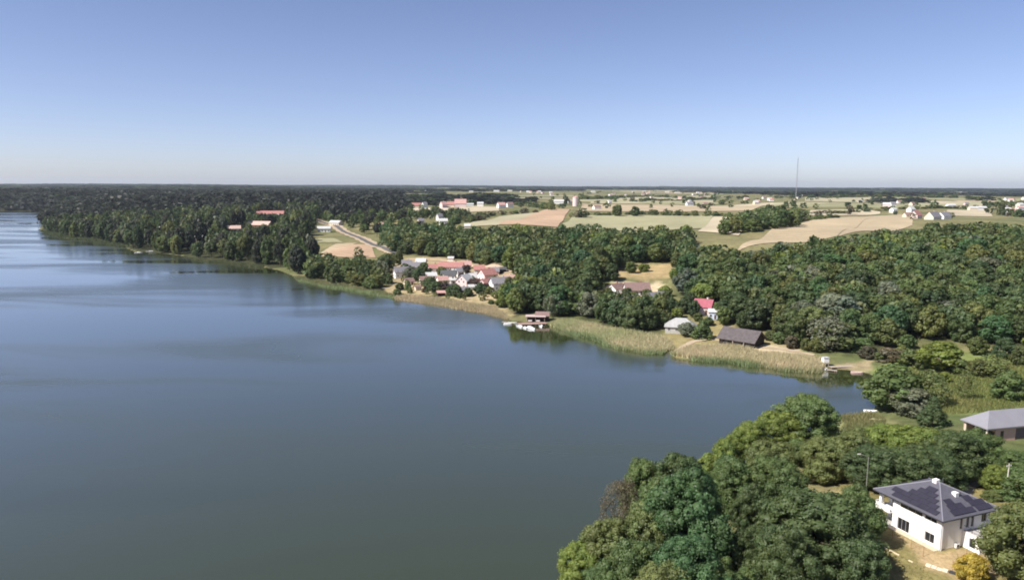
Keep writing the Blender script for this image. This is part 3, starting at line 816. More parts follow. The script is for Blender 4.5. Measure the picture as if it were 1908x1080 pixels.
def house(label, px, py, L, W, hw, hr, rot, wall, roof, kind='gable', wins=True, chimney=True, name='house', cat='house', over=0.5, group=None, loc=None, door=True, storeys=None):
    p = place(px, py) if loc is None else np.array(loc)
    KEEP_OUT.append((p[0], p[1], max(L, W) * 0.62 + 3))
    t = thing(name, label, cat, (p[0], p[1], p[2]), R(rot), group)
    mb = MB(); x, y = L / 2, W / 2; zb = -2.0
    if kind == 'gable':
        mb.add([(-x, -y, zb), (x, -y, zb), (x, y, zb), (-x, y, zb), (-x, -y, hw), (x, -y, hw), (x, y, hw), (-x, y, hw), (-x, 0, hw + hr), (x, 0, hw + hr)],
               [(0, 3, 2, 1), (0, 1, 5, 4), (2, 3, 7, 6), (1, 2, 6, 9, 5), (3, 0, 4, 8, 7), (4, 5, 9, 8), (6, 7, 8, 9)])
    else:
        mb.box(-x, x, -y, y, zb, hw)
    mb.part('wall', wall, t)
    th = 0.22; rb = MB(); e = over; sl = hr / y
    if kind == 'gable':
        ze = hw - e * sl + 0.03
        for s in (-1, 1):
            lo = [(-x - e, s * (y + e), ze), (x + e, s * (y + e), ze), (x + e, 0, hw + hr + 0.03), (-x - e, 0, hw + hr + 0.03)]
            up = [(a, b, c + th) for a, b, c in lo]
            if s > 0: lo, up = [lo[1], lo[0], lo[3], lo[2]], [up[1], up[0], up[3], up[2]]
            rb.hexa(lo, up)
    else:
        k = max(L - W, 0.01) / 2; z0 = hw + 0.01
        if kind == 'flat':
            rb.box(-x - e, x + e, -y - e, y + e, z0, z0 + 0.35)
        else:
            X, Y = x + e, y + e; zt = z0 + th
            rb.add([(-X, -Y, z0), (X, -Y, z0), (X, Y, z0), (-X, Y, z0), (-X, -Y, zt), (X, -Y, zt), (X, Y, zt), (-X, Y, zt), (-k, 0, zt + hr), (k, 0, zt + hr)],
                   [(0, 3, 2, 1), (0, 1, 5, 4), (1, 2, 6, 5), (2, 3, 7, 6), (3, 0, 4, 7), (4, 5, 9, 8), (5, 6, 9), (6, 7, 8, 9), (7, 4, 8)])
    ro = rb.part('roof', roof, t)
    if chimney and kind != 'flat':
        cx = L * 0.18
        MB().box(cx - 0.35, cx + 0.35, y * 0.15, y * 0.15 + 0.6, hw + hr * 0.5, hw + hr + 0.9).part('chimney', M_BCHIM if roof in (R_RED, R_BROWN) else M_CHIM, ro)
    if wins:
        ns = storeys or (2 if hw > 4.2 else 1)
        for s in range(ns):
            z = 0.9 + s * 2.7
            n = max(2, int(L / 3.2))
            for i in range(n):
                u = -L / 2 + L * (i + 0.5) / n
                if door and s == 0 and i == n // 2: continue
                window(t, u, z, 1.2, 1.3, 'f', L, W)
            for u in (-W * 0.22, W * 0.22):
                window(t, u, z, 1.1, 1.3, 'l', L, W)
        if kind == 'gable' and hr > 2.2:
            window(t, 0, hw + 0.25, 1.0, min(1.1, hr * 0.4), 'l', L, W)
        if door:
            n = max(2, int(L / 3.2)); u = -L / 2 + L * (n // 2 + 0.5) / n
            MB().box(u - 0.5, u + 0.5, -W / 2 - 0.05, -W / 2 + 0.05, 0.02, 2.1).part('door', M_DOOR, t)
    return t

# --- lakeside village houses
V = [
    ('white house with pale gable facing the lake and grey roof, leftmost in lakeside village', 748, 517, 11, 6.5, 4.6, 3.4, 24, W_WHITE, R_GREY),
    ('house with mauve-grey roof half hidden behind garden trees in lakeside village', 772, 505, 11, 8, 3.6, 3.2, 10, W_CREAM, R_GREY),
    ('long red-roofed house at the back of the lakeside village', 841, 504, 19, 8, 3.4, 3.2, -4, W_WHITE, R_RED),
    ('small white-walled house with red roof left of the long red roof', 808, 506, 8, 7, 3.2, 2.6, 14, W_WHITE, R_RED),
    ('house with dark green-grey roof and white wall in the village middle', 836, 520, 11, 7.5, 3.6, 2.8, -3, W_WHITE, R_DARK),
    ('low white house left of the dark roof in the village middle', 803, 520, 8, 6, 3.0, 2.0, 15, W_WHITE, R_PALE),
    ('tall pale pink house with gable facing the lake', 866, 536, 9, 8.5, 5.4, 3.6, 62, W_PINK, R_PALE),
    ('house with bright red roof and pinkish gable right of the village middle', 908, 522, 11, 8.5, 4.4, 3.6, 38, W_PINK, R_RED),
    ('white house with mauve-grey roof, rightmost in lakeside village', 932, 540, 13, 9, 4.8, 3.4, 22, W_WHITE, R_GREY),
    ('red-roofed house behind the bright red one under the wood', 893, 509, 8, 7, 3.2, 2.6, 5, W_CREAM, R_RED),
    ('pale grey-roofed house between the pink house and the red roof', 885, 524, 9, 7, 3.2, 2.6, 20, W_PINK, R_PALE),
]
for v in V:
    v = list(v); v[3] *= 0.88; v[4] *= 0.88; v[5] *= 0.92; v[6] *= 0.9
    house(v[0], *v[1:10], group='houses of the lakeside village')
V2 = [
    ('small grey-roofed house left of the mauve roof at the village edge', 758, 498, 7, 6, 3.0, 2.4, 15, W_CREAM, R_GREY),
    ('small house with pale roof behind the mauve-grey roof', 785, 494, 7, 6, 2.8, 2.2, -8, W_CREAM, R_PALE),
    ('little pink-roofed house between the long red roof and the track', 868, 500, 7, 6, 2.8, 2.4, 12, W_CREAM, R_PINK),
    ('small white house with grey roof below the long red roof', 858, 513, 7, 6, 3.0, 2.4, 30, W_WHITE, R_GREY),
    ('small white cottage with pink roof in front of the dark roof', 824, 529, 6.5, 5.5, 2.8, 2.2, 25, W_WHITE, R_PINK),
    ('small cream cottage with brown roof among the garden trees', 792, 529, 6.5, 5.5, 2.8, 2.2, 18, W_CREAM, R_BROWN),
    ('low white cottage with grey roof nearest the village beach', 862, 549, 6.5, 5, 2.6, 2.0, 20, W_WHITE, R_GREY),
    ('pinkish cottage with red roof left of the rightmost village house', 905, 536, 7, 6, 3.0, 2.4, 48, W_PINK, R_RED),
    ('small cottage with faded pink roof at the right end of the village', 948, 528, 6.5, 5.5, 2.8, 2.2, 15, W_CREAM, R_PINK),
    ('small grey-roofed cottage behind the bright red roof', 920, 512, 6.5, 5.5, 2.8, 2.2, 5, W_PINK, R_GREY),
    ('white garage with flat pale roof in the village middle', 846, 528, 6, 4, 2.4, 0.8, 22, W_WHITE, R_PALE),
    ('small brown-roofed summer house at the left village lawn', 762, 530, 5.5, 4.5, 2.4, 1.8, 30, W_CREAM, R_BROWN),
]
for v in V2: house(v[0], *v[1:10], group='houses of the lakeside village', chimney=v[3] > 6.4)
house('small dark shed at the right end of the village track', 935, 507, 5, 4, 2.2, 1.2, 10, W_WOOD, R_DARK, wins=False, chimney=False, name='shed', cat='shed')
house('small white garden shed near the village shore', 880, 540, 5, 4, 2.2, 1.0, 15, W_WHITE, R_PALE, wins=False, chimney=False, name='shed', cat='shed')
house('small dark green summer hut in front of the pink house', 843, 541, 5, 4.5, 2.5, 1.5, 25, mat('green_boards', (0.09, 0.13, 0.11), 0.8, 0.2), R_DARK, wins=False, chimney=False, name='summer_hut', cat='hut')
house('white canopy roof over a terrace in the village gardens', 818, 541, 7, 4, 2.3, 1.3, 22, W_WHITE, mat('white_canopy_cloth', (0.75, 0.74, 0.7), 0.8, 0.03), wins=False, chimney=False, name='garden_pavilion', cat='pavilion')
house('tiny white hut on the track behind the village', 840, 486, 4, 3.5, 2.3, 1.0, 0, W_WHITE, R_PALE, wins=False, chimney=False, name='hut', cat='hut')
house('small brown shed with pinkish roof at the village beach', 822, 551, 4.5, 3.5, 2.1, 0.9, 12, W_WOOD, R_PINK, wins=False, chimney=False, name='shed', cat='shed')
house('small pale hut beside the hedge at the village lawn', 778, 540, 3.5, 3, 2.0, 0.9, 30, W_CREAM, R_BROWN, wins=False, chimney=False, name='hut', cat='hut')

# --- houses on the slope behind the front trees
house('long brown-roofed house below the dry slope', 1186, 548, 13, 8, 2.8, 3.4, 4, W_WHITE, R_BROWN)
house('white house with two small gables left of the brown roof', 1148, 547, 8.5, 6.5, 3.2, 2.4, 42, W_WHITE, R_BROWN)
house('pale green-walled house with grey roof right of the brown roof', 1222, 565, 10, 7.5, 2.8, 3.0, 28, W_GREEN, R_GREY)
house('red-roofed house standing below the hillside wood', 1311, 583, 8, 7, 3.6, 3.0, -28, W_PINK, mat('magenta_red_tiles', (0.34, 0.10, 0.13), 0.75, 0.15, 1.2, wave=('Y', 4.0)))
house('small light blue annex beside the red-roofed house', 1329, 593, 4, 3.5, 3.4, 1.0, -20, W_BLUE, R_PALE, chimney=False, name='annex', cat='annex', storeys=1)

# --- boathouse with pale roof, white tent-like cabin
house('pale-roofed boathouse at the edge of the reeds', 1268, 617, 13, 8.5, 2.4, 3.4, -14, mat('greyish_boards', (0.42, 0.41, 0.38), 0.8, 0.12), mat('grey_sheet_roof', (0.37, 0.37, 0.365), 0.6, 0.12, 0.8, wave=('X', 3.0)), kind='hip', name='boathouse', cat='boathouse', chimney=False)
house('steep white-edged cabin between boathouse and barn', 1312, 624, 6, 6.0, 0.6, 4.6, 70, W_WHITE, mat('mossy_sheet', (0.27, 0.31, 0.22), 0.8, 0.2), name='cabin', cat='cabin', chimney=False, wins=False)

# --- dark timber barn
pL, pR = at(1340, 633, 2.6), at(1404, 643, 2.6)
bc = (pL + pR) / 2; brot = math.degrees(math.atan2(pR[1] - pL[1], pR[0] - pL[0]))
bw = 10.0; nrm = np.array((-math.sin(R(brot)), math.cos(R(brot)))); bc[:2] += nrm * bw / 2
bc[2] = float(hz(bc[0], bc[1]))
LB = float(np.hypot(*(pR - pL)[:2]))
barn = house('dark timber barn with long grey roof beside the reeds', 0, 0, LB, bw, 2.5, 3.5, brot, W_WOOD, mat('weathered_barn_roof', (0.098, 0.084, 0.086), 0.8, 0.2, 1.0, wave=('Y', 3.0)), name='barn', cat='barn', wins=False, chimney=False, over=0.9, loc=bc)
for i in range(6):
    x = -LB / 2 + 1.5 + i * (LB - 3) / 5
    MB().box(x - 0.12, x + 0.12, -bw / 2 - 0.72, -bw / 2 - 0.48, -0.5, 1.95).part('post', M_WOODL if i in (2, 4) else W_WOOD, barn)
for i in range(3):
    x = -LB / 2 + 3.2 + i * 4.6
    MB().box(x - 0.8, x + 0.8, -bw / 2 - 0.04, -bw / 2 + 0.02, 0.1, 2.1).part('door', M_DFRAME, barn)

# --- left shore: school-like buildings, huts
house('long beige-roofed building in a clearing on the left', 484, 424, 28, 13, 3.6, 4.2, -6, W_BRICK, R_BEIGE, name='school_building', cat='building', chimney=False)
house('long red-roofed building behind the beige roof on the left', 508, 404, 36, 12, 4.5, 5.0, 6, W_BRICK, R_RED, name='school_building', cat='building')
house('dark red roofed wing left of the long red roof', 476, 405, 18, 11, 5.5, 4.0, 30, W_BRICK, R_RED, name='school_building', cat='building')
house('small cream building left of the beige-roofed one', 437, 431, 13, 8, 3.4, 3.0, 20, W_CREAM, R_BEIGE, name='house', cat='house')
house('small white house right of the beige-roofed building', 514, 409, 8, 7, 5.0, 3, 30, W_WHITE, R_PALE)
house('white shed beside the road bend on the left', 604, 432, 14, 9, 4, 2.4, 10, W_WHITE, R_PALE, name='warehouse', cat='building', chimney=False)
house('pale low building on the far side of the road', 626, 420, 16, 8, 3.6, 2.4, -30, W_CREAM, R_PALE, name='house', cat='house')
for i, (px, py, lab) in enumerate([(292, 433, 'small pale cabin among trees on the left shore, uppermost of four'), (226, 452, 'pale boathouse at the waterline, leftmost of the shore cabins'), (374, 452, 'pale cabin roof among the trees on the left shore, near the willow'), (334, 462, 'tiny white boathouse at the waterline on the left shore')]):
    house(lab, px, py, 9, 7, 3.4 + 2.6 * (i in (0, 2)), 2.0, 8, W_CREAM, R_PALE, wins=False, chimney=False, name='cabin', cat='cabin')

# --- far red-roofed village and scattered houses
FARV = [
    ('red-pink roofed house at the left end of the far village', 712, 389, 18, 10, 6, 5, 0, W_CREAM, R_PINK),
    ('wide red roof in the far village, left part', 775, 387, 24, 11, 6, 6, 5, W_CREAM, R_RED),
    ('tall white house with two gables in the far village', 791, 387, 12, 10, 9, 5, 40, W_WHITE, R_GREY),
    ('pink gabled house left of the largest roof in the far village', 826, 387, 12, 11, 7, 6, 40, W_PINK, R_PINK),
    ('red roof next to the largest roof in the far village', 840, 386, 16, 11, 6, 6, 0, W_CREAM, R_RED),
    ('largest pink roof in the far village', 858, 386, 24, 16, 8, 9, 4, W_PINK, R_PINK),
    ('low white block right of the largest pink roof', 876, 384, 18, 9, 5, 2.5, 5, W_WHITE, R_PALE),
    ('white cubic house at the right of the far village', 895, 385, 13, 10, 7, 3, 5, W_WHITE, R_PALE),
    ('pink-roofed house among trees right of the far village', 934, 388, 16, 11, 7, 5, 25, W_WHITE, R_PINK),
    ('dark-roofed white-gabled house at the far village edge', 950, 386, 16, 10, 7, 6, 25, W_WHITE, R_BROWN),
    ('white house with steep gable above the mid wood, upper of a pair', 819, 411, 8, 7, 6, 4, 40, W_WHITE, R_GREY),
    ('white house above the mid wood, lower of a pair', 826, 418, 11, 8, 5, 3, 10, W_WHITE, R_PALE),
    ('small cream house above the mid wood left of the white pair', 784, 417, 8, 7, 4.5, 3, 30, W_CREAM, R_GREY),
    ('yellowish house beside the brown hedge beyond the wood', 877, 407, 11, 8, 4.5, 3.5, 30, W_CREAM, R_BROWN),
    ('small white house at the left foot of the far village', 714, 406, 9, 7, 5, 3, 40, W_WHITE, R_GREY),
    ('small cream house among the trees right of the road', 711, 426, 8, 7, 5, 3, 30, W_CREAM, R_PINK),
    ('small cream hut on the wood edge below the strip field', 871, 428, 7, 6, 5, 2.5, 0, W_CREAM, R_PALE),
    ('pinkish house among trees above the road', 635, 392, 12, 9, 6, 4, 20, W_PINK, R_PINK),
    ('pale house behind the long red roof on the left', 534, 385, 16, 10, 7, 4, 0, W_CREAM, R_PALE),
    ('grey-white house deep in the left forest', 570, 378, 16, 10, 8, 4, 10, W_WHITE, R_PALE),
    ('pale house behind the dark red wing on the left', 494, 386, 18, 10, 7, 4, 0, W_CREAM, R_PALE),
]
for v in FARV:
    v = list(v); v[3:7] = [q_ * 0.82 for q_ in v[3:7]]
    house(v[0], *v[1:10], wins=(v[1] in (826, 819)), group='houses of the far village')
FARM = [
    ('farmhouse with red roof and pinkish gable', 1706, 407, 15, 10, 4.5, 5.5, 40, W_PINK, R_RED),
    ('brown-roofed farm shed left of the red farmhouse', 1692, 405, 13, 9, 3.5, 3.5, 10, W_CREAM, R_BROWN),
    ('white-gabled farm building with large dark grey roof', 1738, 409, 19, 11, 3.5, 6.0, 34, W_CREAM, R_GREY),
    ('white house with grey roof at the right end of the farm', 1758, 408, 16, 10, 4, 4.5, 30, W_WHITE, R_GREY),
    ('small white house behind the farm, upper left', 1697, 395, 12, 9, 5, 4, 30, W_WHITE, R_PALE),
    ('small white house standing alone left of the farm', 1664, 396, 10, 8, 5, 3.5, 30, W_WHITE, R_PALE),
    ('white shed in the fields right of the farm', 1771, 387, 16, 9, 5, 2.5, 8, W_WHITE, R_PALE),
    ('white low barn in the fields far right of the farm', 1827, 392, 18, 9, 5, 2.5, 0, W_WHITE, R_PALE),
    ('pale barn in the fields near the right edge', 1812, 392, 14, 9, 4.5, 2.5, 0, W_CREAM, R_PALE),
    ('white farm in the hedgerow beyond the green field', 1112, 390, 14, 9, 5, 3, 20, W_WHITE, R_BROWN),
    ('pale house with trees in the distant fields left of centre', 1041, 380, 22, 12, 6, 4, 0, W_WHITE, R_PALE),
]
for v in FARM: house(v[0], *v[1:10], wins=False)
hr_ = np.random.default_rng(5)
for i in range(13):
    px, py = 1858 + hr_.uniform(0, 62), 372 + i * 2.6 + hr_.uniform(-1, 1)
    house('small white house of the village at the far right edge', px, py, 13, 10, 6, 4, hr_.uniform(-20, 50), W_WHITE if i % 3 else W_CREAM, [R_PALE, R_GREY, R_PINK][i % 3], wins=False, chimney=False, group='houses of the village at the right edge')
for i, px in enumerate([700, 745, 790, 827, 878, 925, 950, 985, 1005, 1105, 1200, 1243, 1262, 1300, 1340, 1368, 1395, 1440, 1500, 1540, 1660, 1690, 1740, 1765, 1790]):
    py = 357.5 + hr_.uniform(-1.5, 2.0) + (px - 954) * 0.004
    d_ = 1.0
    house('pale building far away near the horizon', px, py, hr_.uniform(14, 30), 12, 5, 3, hr_.uniform(-10, 10), W_WHITE if i % 2 else W_CREAM, R_PALE, wins=False, chimney=False, name='far_building', cat='building', group='pale buildings near the horizon', door=False)
for i in range(58):
    px = hr_.uniform(965, 1900); py = 358 + hr_.uniform(0, 1) ** 1.6 * 28
    if 1060 < px < 1100: continue
    L_ = hr_.uniform(9, 15)
    house('tiny house scattered over the far plain', px, py, L_, L_ * 0.7, 4.5, 3.5, hr_.uniform(-30, 60), [W_WHITE, W_CREAM, W_PINK][i % 3], [R_GREY, R_PINK, R_BROWN, R_PALE, R_RED][i % 5], wins=False, chimney=False, door=False, group='tiny houses scattered over the far plain')
p = hit(1072, 384)
silo = thing('grain_silo', 'tall pinkish silo tower between two trees in the far fields', 'silo', tuple(p))
MB().tube((0, 0, -2), (0, 0, 19), 6.0, 6.0, 14).part('shell', W_PINK, silo)
MB().tube((0, 0, 19.01), (0, 0, 22), 6.3, 0.4, 14).part('cap', R_PINK, silo)

# --- lattice mast on the plateau
p = hit(1484, 364); sc_d = 2300.0
th = math.atan2(ray(1484, 350)[0], ray(1484, 350)[1]); mx_, my_ = sc_d * math.sin(th), sc_d * math.cos(th)
mz = float(hz(mx_, my_)); top = CAM_Z + sc_d * (346 - 293) / F_PX * 1.02
mast = thing('radio_mast', 'tall thin grey lattice mast on the horizon', 'mast', (mx_, my_, mz), 0.4)
hm = top - mz
for k in range(3):
    a = k * 2.0944
    MB().tube((1.5 * math.cos(a), 1.5 * math.sin(a), 0), (1.1 * math.cos(a), 1.1 * math.sin(a), hm - 9), 0.28, 0.22, 5).part('leg', M_STEEL, mast)
mb = MB(); n = int(hm / 4.5)
for i in range(n):
    z0, z1 = i * (hm - 9) / n, (i + 1) * (hm - 9) / n
    for k in range(3):
        a, b = k * 2.0944, (k + 1) * 2.0944
        rr = 1.5 - 0.4 * i / n
        mb.tube((rr * math.cos(a), rr * math.sin(a), z0), (rr * math.cos(b), rr * math.sin(b), z1), 0.13, 0.13, 4)
        mb.tube((rr * math.cos(a), rr * math.sin(a), z1), (rr * math.cos(b), rr * math.sin(b), z1), 0.11, 0.11, 4)
mb.part('lattice', M_STEEL, mast)
MB().tube((0, 0, hm - 9.5), (0, 0, hm), 0.3, 0.12, 6).part('antenna', M_STEEL, mast)
for k in range(3):
    a = k * 2.0944 + 0.5
    MB().tube((1.1 * math.cos(a), 1.1 * math.sin(a), hm * 0.8), (55 * math.cos(a), 55 * math.sin(a), 0), 0.06, 0.06, 4).part('guy_wire', M_STEEL, mast)

# ------------------------------------------------------------------ white house in the near corner
HN = np.array((70.5, 113.1)); HA = R(21)              # near corner of its walls, direction of its right-hand wall
uv, vv = np.array((-math.sin(HA), math.cos(HA))), np.array((math.cos(HA), math.sin(HA)))
HZ0 = 5.95
HLU, HLV, HWALL = 12.4, 12.2, 5.35                     # wall length along u (lake side), along v, wall height
# local frame: x along v (right-hand wall), y along u (lake-side wall), origin at the near corner
vh = thing('house', 'white two-storey house with hipped grey roof and solar panels', 'house', (HN[0], HN[1], HZ0), HA)
KEEP_OUT.append((HN[0] + 5 * uv[0] + 5 * vv[0], HN[1] + 5 * uv[1] + 5 * vv[1], 13))

def wall_run(mb, axis, fixed, thick, a0, a1, z0, z1, holes):
    """wall along axis 'x' or 'y' from a0 to a1, outer face at fixed, with rectangular holes (a, b, za, zb)"""
    As = sorted({a0, a1, *[h[0] for h in holes], *[h[1] for h in holes]})
    for i in range(len(As) - 1):
        A, B = As[i], As[i + 1]
        cuts = sorted([(h[2], h[3]) for h in holes if h[0] <= A and h[1] >= B])
        z = z0
        for c in cuts + [(z1, z1)]:
            if c[0] - z > 1e-4:
                if axis == 'x': mb.box(A, B, min(fixed, fixed + thick), max(fixed, fixed + thick), z, c[0])
                else: mb.box(min(fixed, fixed + thick), max(fixed, fixed + thick), A, B, z, c[0])
            z = c[1]
YL = 9.4                                               # lake-side wall ends here; the loggia follows
holes_l = [(0.9, 3.2, 4.15, 5.05), (3.6, 8.0, 4.15, 5.05), (1.1, 2.9, 0.55, 2.15), (5.9, 8.3, 0.15, 2.25)]
holes_r = [(4.3, 4.95, 2.95, 5.05), (5.7, 6.5, 2.95, 5.05), (6.8, 7.6, 2.95, 5.05), (9.3, 10.6, 3.4, 4.8)]
mb = MB()
wall_run(mb, 'y', 0.0, 0.35, 0.0, YL, -1.2, HWALL, holes_l)
wall_run(mb, 'x', 0.0, 0.35, 0.351, HLV, -1.2, HWALL, holes_r)
wall_run(mb, 'x', HLU, -0.35, 2.4, HLV, -1.2, HWALL, [])
wall_run(mb, 'y', HLV, -0.35, 0.351, HLU - 0.351, -1.2, HWALL, [])
wall_run(mb, 'x', YL, -0.3, 0.352, 2.4, -1.2, HWALL, [])
wall_run(mb, 'y', 2.4, 0.3, YL - 0.298, HLU - 0.352, -1.2, HWALL, [(YL + 0.3, HLU - 0.7, 0.2, 2.3), (YL + 0.3, HLU - 0.7, 2.95, 4.95)])
mb.part('wall', W_WHITE, vh)
MB().box(0.36, HLV - 0.36, 0.36, YL - 0.36, 2.55, 2.75).box(0.36, HLV - 0.36, 0.36, YL - 0.36, -0.2, 0.02).part('floor_slab', M_CONC, vh)
MB().box(4.0, 4.2, 0.4, YL - 0.4, 0.03, 2.5).box(4.0, 4.2, 0.4, YL - 0.4, 2.76, 5.3).part('inner_wall', W_CREAM, vh)
MB().box(-0.06, 0.001, 0.0, YL, -1.0, 0.12).box(0.0, 4.6, -0.06, -0.001, -1.0, 0.12).part('plinth', mat('sandstone_plinth', (0.5, 0.43, 0.33), 0.9, 0.1), vh)
def glazing(name, axis, a, b, za, zb, nsplit, depth=0.14, at_=0.0):
    f = MB(); g = MB(); w = 0.07
    def bx(m, A, B, za_, zb_, d0, d1):
        if axis == 'y': m.box(at_ + d0, at_ + d1, A, B, za_, zb_)
        else: m.box(A, B, at_ + d0, at_ + d1, za_, zb_)
    bx(f, a, b, za, za + w, depth, depth + .08); bx(f, a, b, zb - w, zb, depth, depth + .08)
    for i in range(nsplit + 1):
        c = a + (b - a) * i / nsplit
        lo, hi = max(a, c - w / 2), min(b, c + w / 2)
        if i == 0: hi = a + w
        if i == nsplit: lo = b - w
        bx(f, lo, hi, za + w, zb - w, depth, depth + .08)
    o = f.part(name, mat('grey_beige_frame', (0.30, 0.28, 0.27), 0.6, 0.05), vh)
    for i in range(nsplit):
        c0, c1 = a + (b - a) * i / nsplit + w / 2, a + (b - a) * (i + 1) / nsplit - w / 2
        gg = MB(); bx(gg, c0, c1, za + w * .8, zb - w * .8, depth + .03, depth + .05); gg.part('pane', M_GLASS, o)
    return o
glazing('window', 'y', 0.9, 3.2, 4.15, 5.05, 2); glazing('window', 'y', 3.6, 8.0, 4.15, 5.05, 3)
glazing('window', 'y', 1.1, 2.9, 0.55, 2.15, 2); glazing('glass_door', 'y', 5.9, 8.3, 0.15, 2.25, 3)
for h in holes_r[:3]: glazing('window', 'x', *h, 1)
glazing('window', 'x', *holes_r[3], 2)
glazing('glass_door', 'y', YL + 0.3, HLU - 0.7, 0.2, 2.3, 2, 0.1, 2.4); glazing('glass_door', 'y', YL + 0.3, HLU - 0.7, 2.95, 4.95, 2, 0.1, 2.4)
for (a, b, z) in ((1.0, 3.0, 0.5),): MB().box(-0.12, 0.1, a, b, z - 0.06, z - 0.003).part('sill', M_CONC, vh)
# loggia: pier, balcony slab with railing, terrace
MB().box(0.02, 0.5, HLU - 0.5, HLU - 0.02, -1.0, HWALL).part('pier', W_WHITE, vh)
bal = MB().box(-0.7, 2.39, YL + 0.01, HLU + 0.4, 2.45, 2.7).part('balcony', W_WHITE, vh)
MB().box(-0.7, -0.6, YL + 0.02, HLU + 0.4, 2.701, 3.55).box(-0.6, 1.6, HLU + 0.3, HLU + 0.4, 2.701, 3.55).part('railing', W_WHITE, bal)
MB().box(-1.6, 2.38, YL + 0.02, HLU + 1.2, -0.9, 0.06).part('terrace', M_CONC, vh)
MB().box(-0.9, -0.08, 0.2, YL - 0.02, -0.9, -0.03).part('paving_strip', mat('pale_gravel_strip', (0.5, 0.43, 0.33), 0.95, 0.15, 2), vh)
# annex with a flat terrace roof, projecting towards the viewer from the right-hand wall
ax0, ax1, ay0 = 5.0, 10.6, -3.2
mb = MB()
wall_run(mb, 'y', ax0, 0.3, ay0, -0.002, -1.6, 2.72, [(-2.4, -1.3, 0.4, 2.0)])
wall_run(mb, 'x', ay0, 0.3, ax0 + 0.302, ax1 - 0.302, -1.6, 2.72, [])
wall_run(mb, 'y', ax1, -0.3, ay0, -0.002, -1.6, 2.72, [])
anx = mb.part('annex', W_WHITE, vh)
MB().box(ax0 + 0.31, ax1 - 0.31, ay0 + 0.31, -0.01, 2.35, 2.55).part('terrace_floor', mat('grey_terrace_tiles', (0.4, 0.38, 0.37), 0.8, 0.1), anx)
o = glazing('window', 'y', -2.4, -1.3, 0.4, 2.0, 1, 0.12, ax0)
MB().box(ax0 - 0.02, ax0 + 0.06, ay0, -0.01, 2.721, 2.80).box(ax0, ax1, ay0 - 0.02, ay0 + 0.06, 2.802, 2.86).part('coping', M_CONC, anx)
MB().box(ax0 + 0.1, ax0 + 0.16, ay0 + 0.1, -0.1, 3.55, 3.62).box(ax0 + 0.1, ax0 + 0.16, ay0 + 0.1, ay0 + 0.16, 2.81, 3.54).box(ax0 + 0.1, ax0 + 0.16, -1.6, -1.54, 2.81, 3.54).box(ax0 + 0.17, ax1 - 0.1, ay0 + 0.1, ay0 + 0.16, 3.55, 3.62).part('terrace_railing', M_DFRAME, anx)
# downpipe, air-conditioning unit, bins
MB().tube((0.22, -0.1, -0.2), (0.22, -0.1, HWALL - 0.2), 0.06, 0.06, 8).part('downpipe', mat('zinc_pipe', (0.6, 0.6, 0.62), 0.5, 0.05), vh)
ac = MB().box(3.2, 4.0, -0.55, -0.15, 0.05, 0.75).part('heat_pump', mat('light_grey_casing', (0.6, 0.6, 0.6), 0.6, 0.04), vh)
MB().tube((3.6, -0.57, 0.4), (3.6, -0.552, 0.4), 0.26, 0.26, 14).part('fan', M_DFRAME, ac)
# hipped roof
OV = 0.75; RZ = HWALL - 0.12; PK = 3.1
x0, x1, y0, y1 = -OV, HLV + OV, -OV, HLU + OV
cx, cy = (x0 + x1) / 2, (y0 + y1) / 2; rk = 0.55
rm = MB(); zt = RZ + 0.26
rm.add([(x0, y0, RZ), (x1, y0, RZ), (x1, y1, RZ), (x0, y1, RZ), (x0, y0, zt), (x1, y0, zt), (x1, y1, zt), (x0, y1, zt), (cx, cy - rk, zt + PK), (cx, cy + rk, zt + PK)],
       [(0, 3, 2, 1), (0, 1, 5, 4), (1, 2, 6, 5), (2, 3, 7, 6), (3, 0, 4, 7), (4, 5, 8), (5, 6, 9, 8), (6, 7, 9), (7, 4, 8, 9)])
roof = rm.part('roof', R_SLATE, vh)
MB().box(x0 - 0.12, x0 - 0.003, y0, y1, RZ + 0.1, RZ + 0.24).box(x0, x1, y0 - 0.12, y0 - 0.003, RZ + 0.1, RZ + 0.24).part('gutter', M_DFRAME, roof)
apex1, apex2 = Vector((cx, cy - rk, zt + PK)), Vector((cx, cy + rk, zt + PK))
hipm = mat('ridge_tiles', (0.2, 0.195, 0.225), 0.6, 0.1)
for c, ap in (((x0, y0, zt), apex1), ((x1, y0, zt), apex1), ((x0, y1, zt), apex2), ((x1, y1, zt), apex2)):
    MB().tube(Vector(c) + Vector((0, 0, 0.02)), ap + Vector((0, 0, 0.02)), 0.12, 0.12, 6).part('hip_ridge', hipm, roof)
MB().tube(apex1, apex2, 0.13, 0.13, 6).part('hip_ridge', hipm, roof)
# solar panels: lake-side slope (x0 eave, rises towards +x) and viewer-side slope (y0 eave, rises towards +y)
def panel(parent, org, e1, e2, n, w, h):
    o = Vector(org) + n * 0.1
    q0 = [o, o + e1 * w, o + e1 * w + e2 * h, o + e2 * h]; q1 = [p + n * 0.05 for p in q0]
    return MB().hexa([tuple(p) for p in q0], [tuple(p) for p in q1]).part('solar_panel', M_PV, parent)
sl1 = Vector((cx - x0, 0, PK)); len1 = sl1.length; sl1.normalize(); n1 = Vector((-sl1.z, 0, sl1.x)); ey = Vector((0, 1, 0))
pw, ph = 1.72, 1.06
for row in range(6):
    s0 = 0.45 + row * (ph + 0.03); half_lo, half_hi = s0 / len1, (s0 + ph) / len1
    lo = y0 + (cy - rk - y0) * half_hi + 0.35; hi = y1 - (y1 - cy - rk) * half_hi - 0.35
    if row < 1: hi -= 0.6
    nP = int((hi - lo) / (pw + 0.03))
    for i in range(nP):
        yy = lo + i * (pw + 0.03)
        panel(roof, Vector((x0, yy, zt)) + sl1 * s0, ey, sl1, n1, pw, ph)
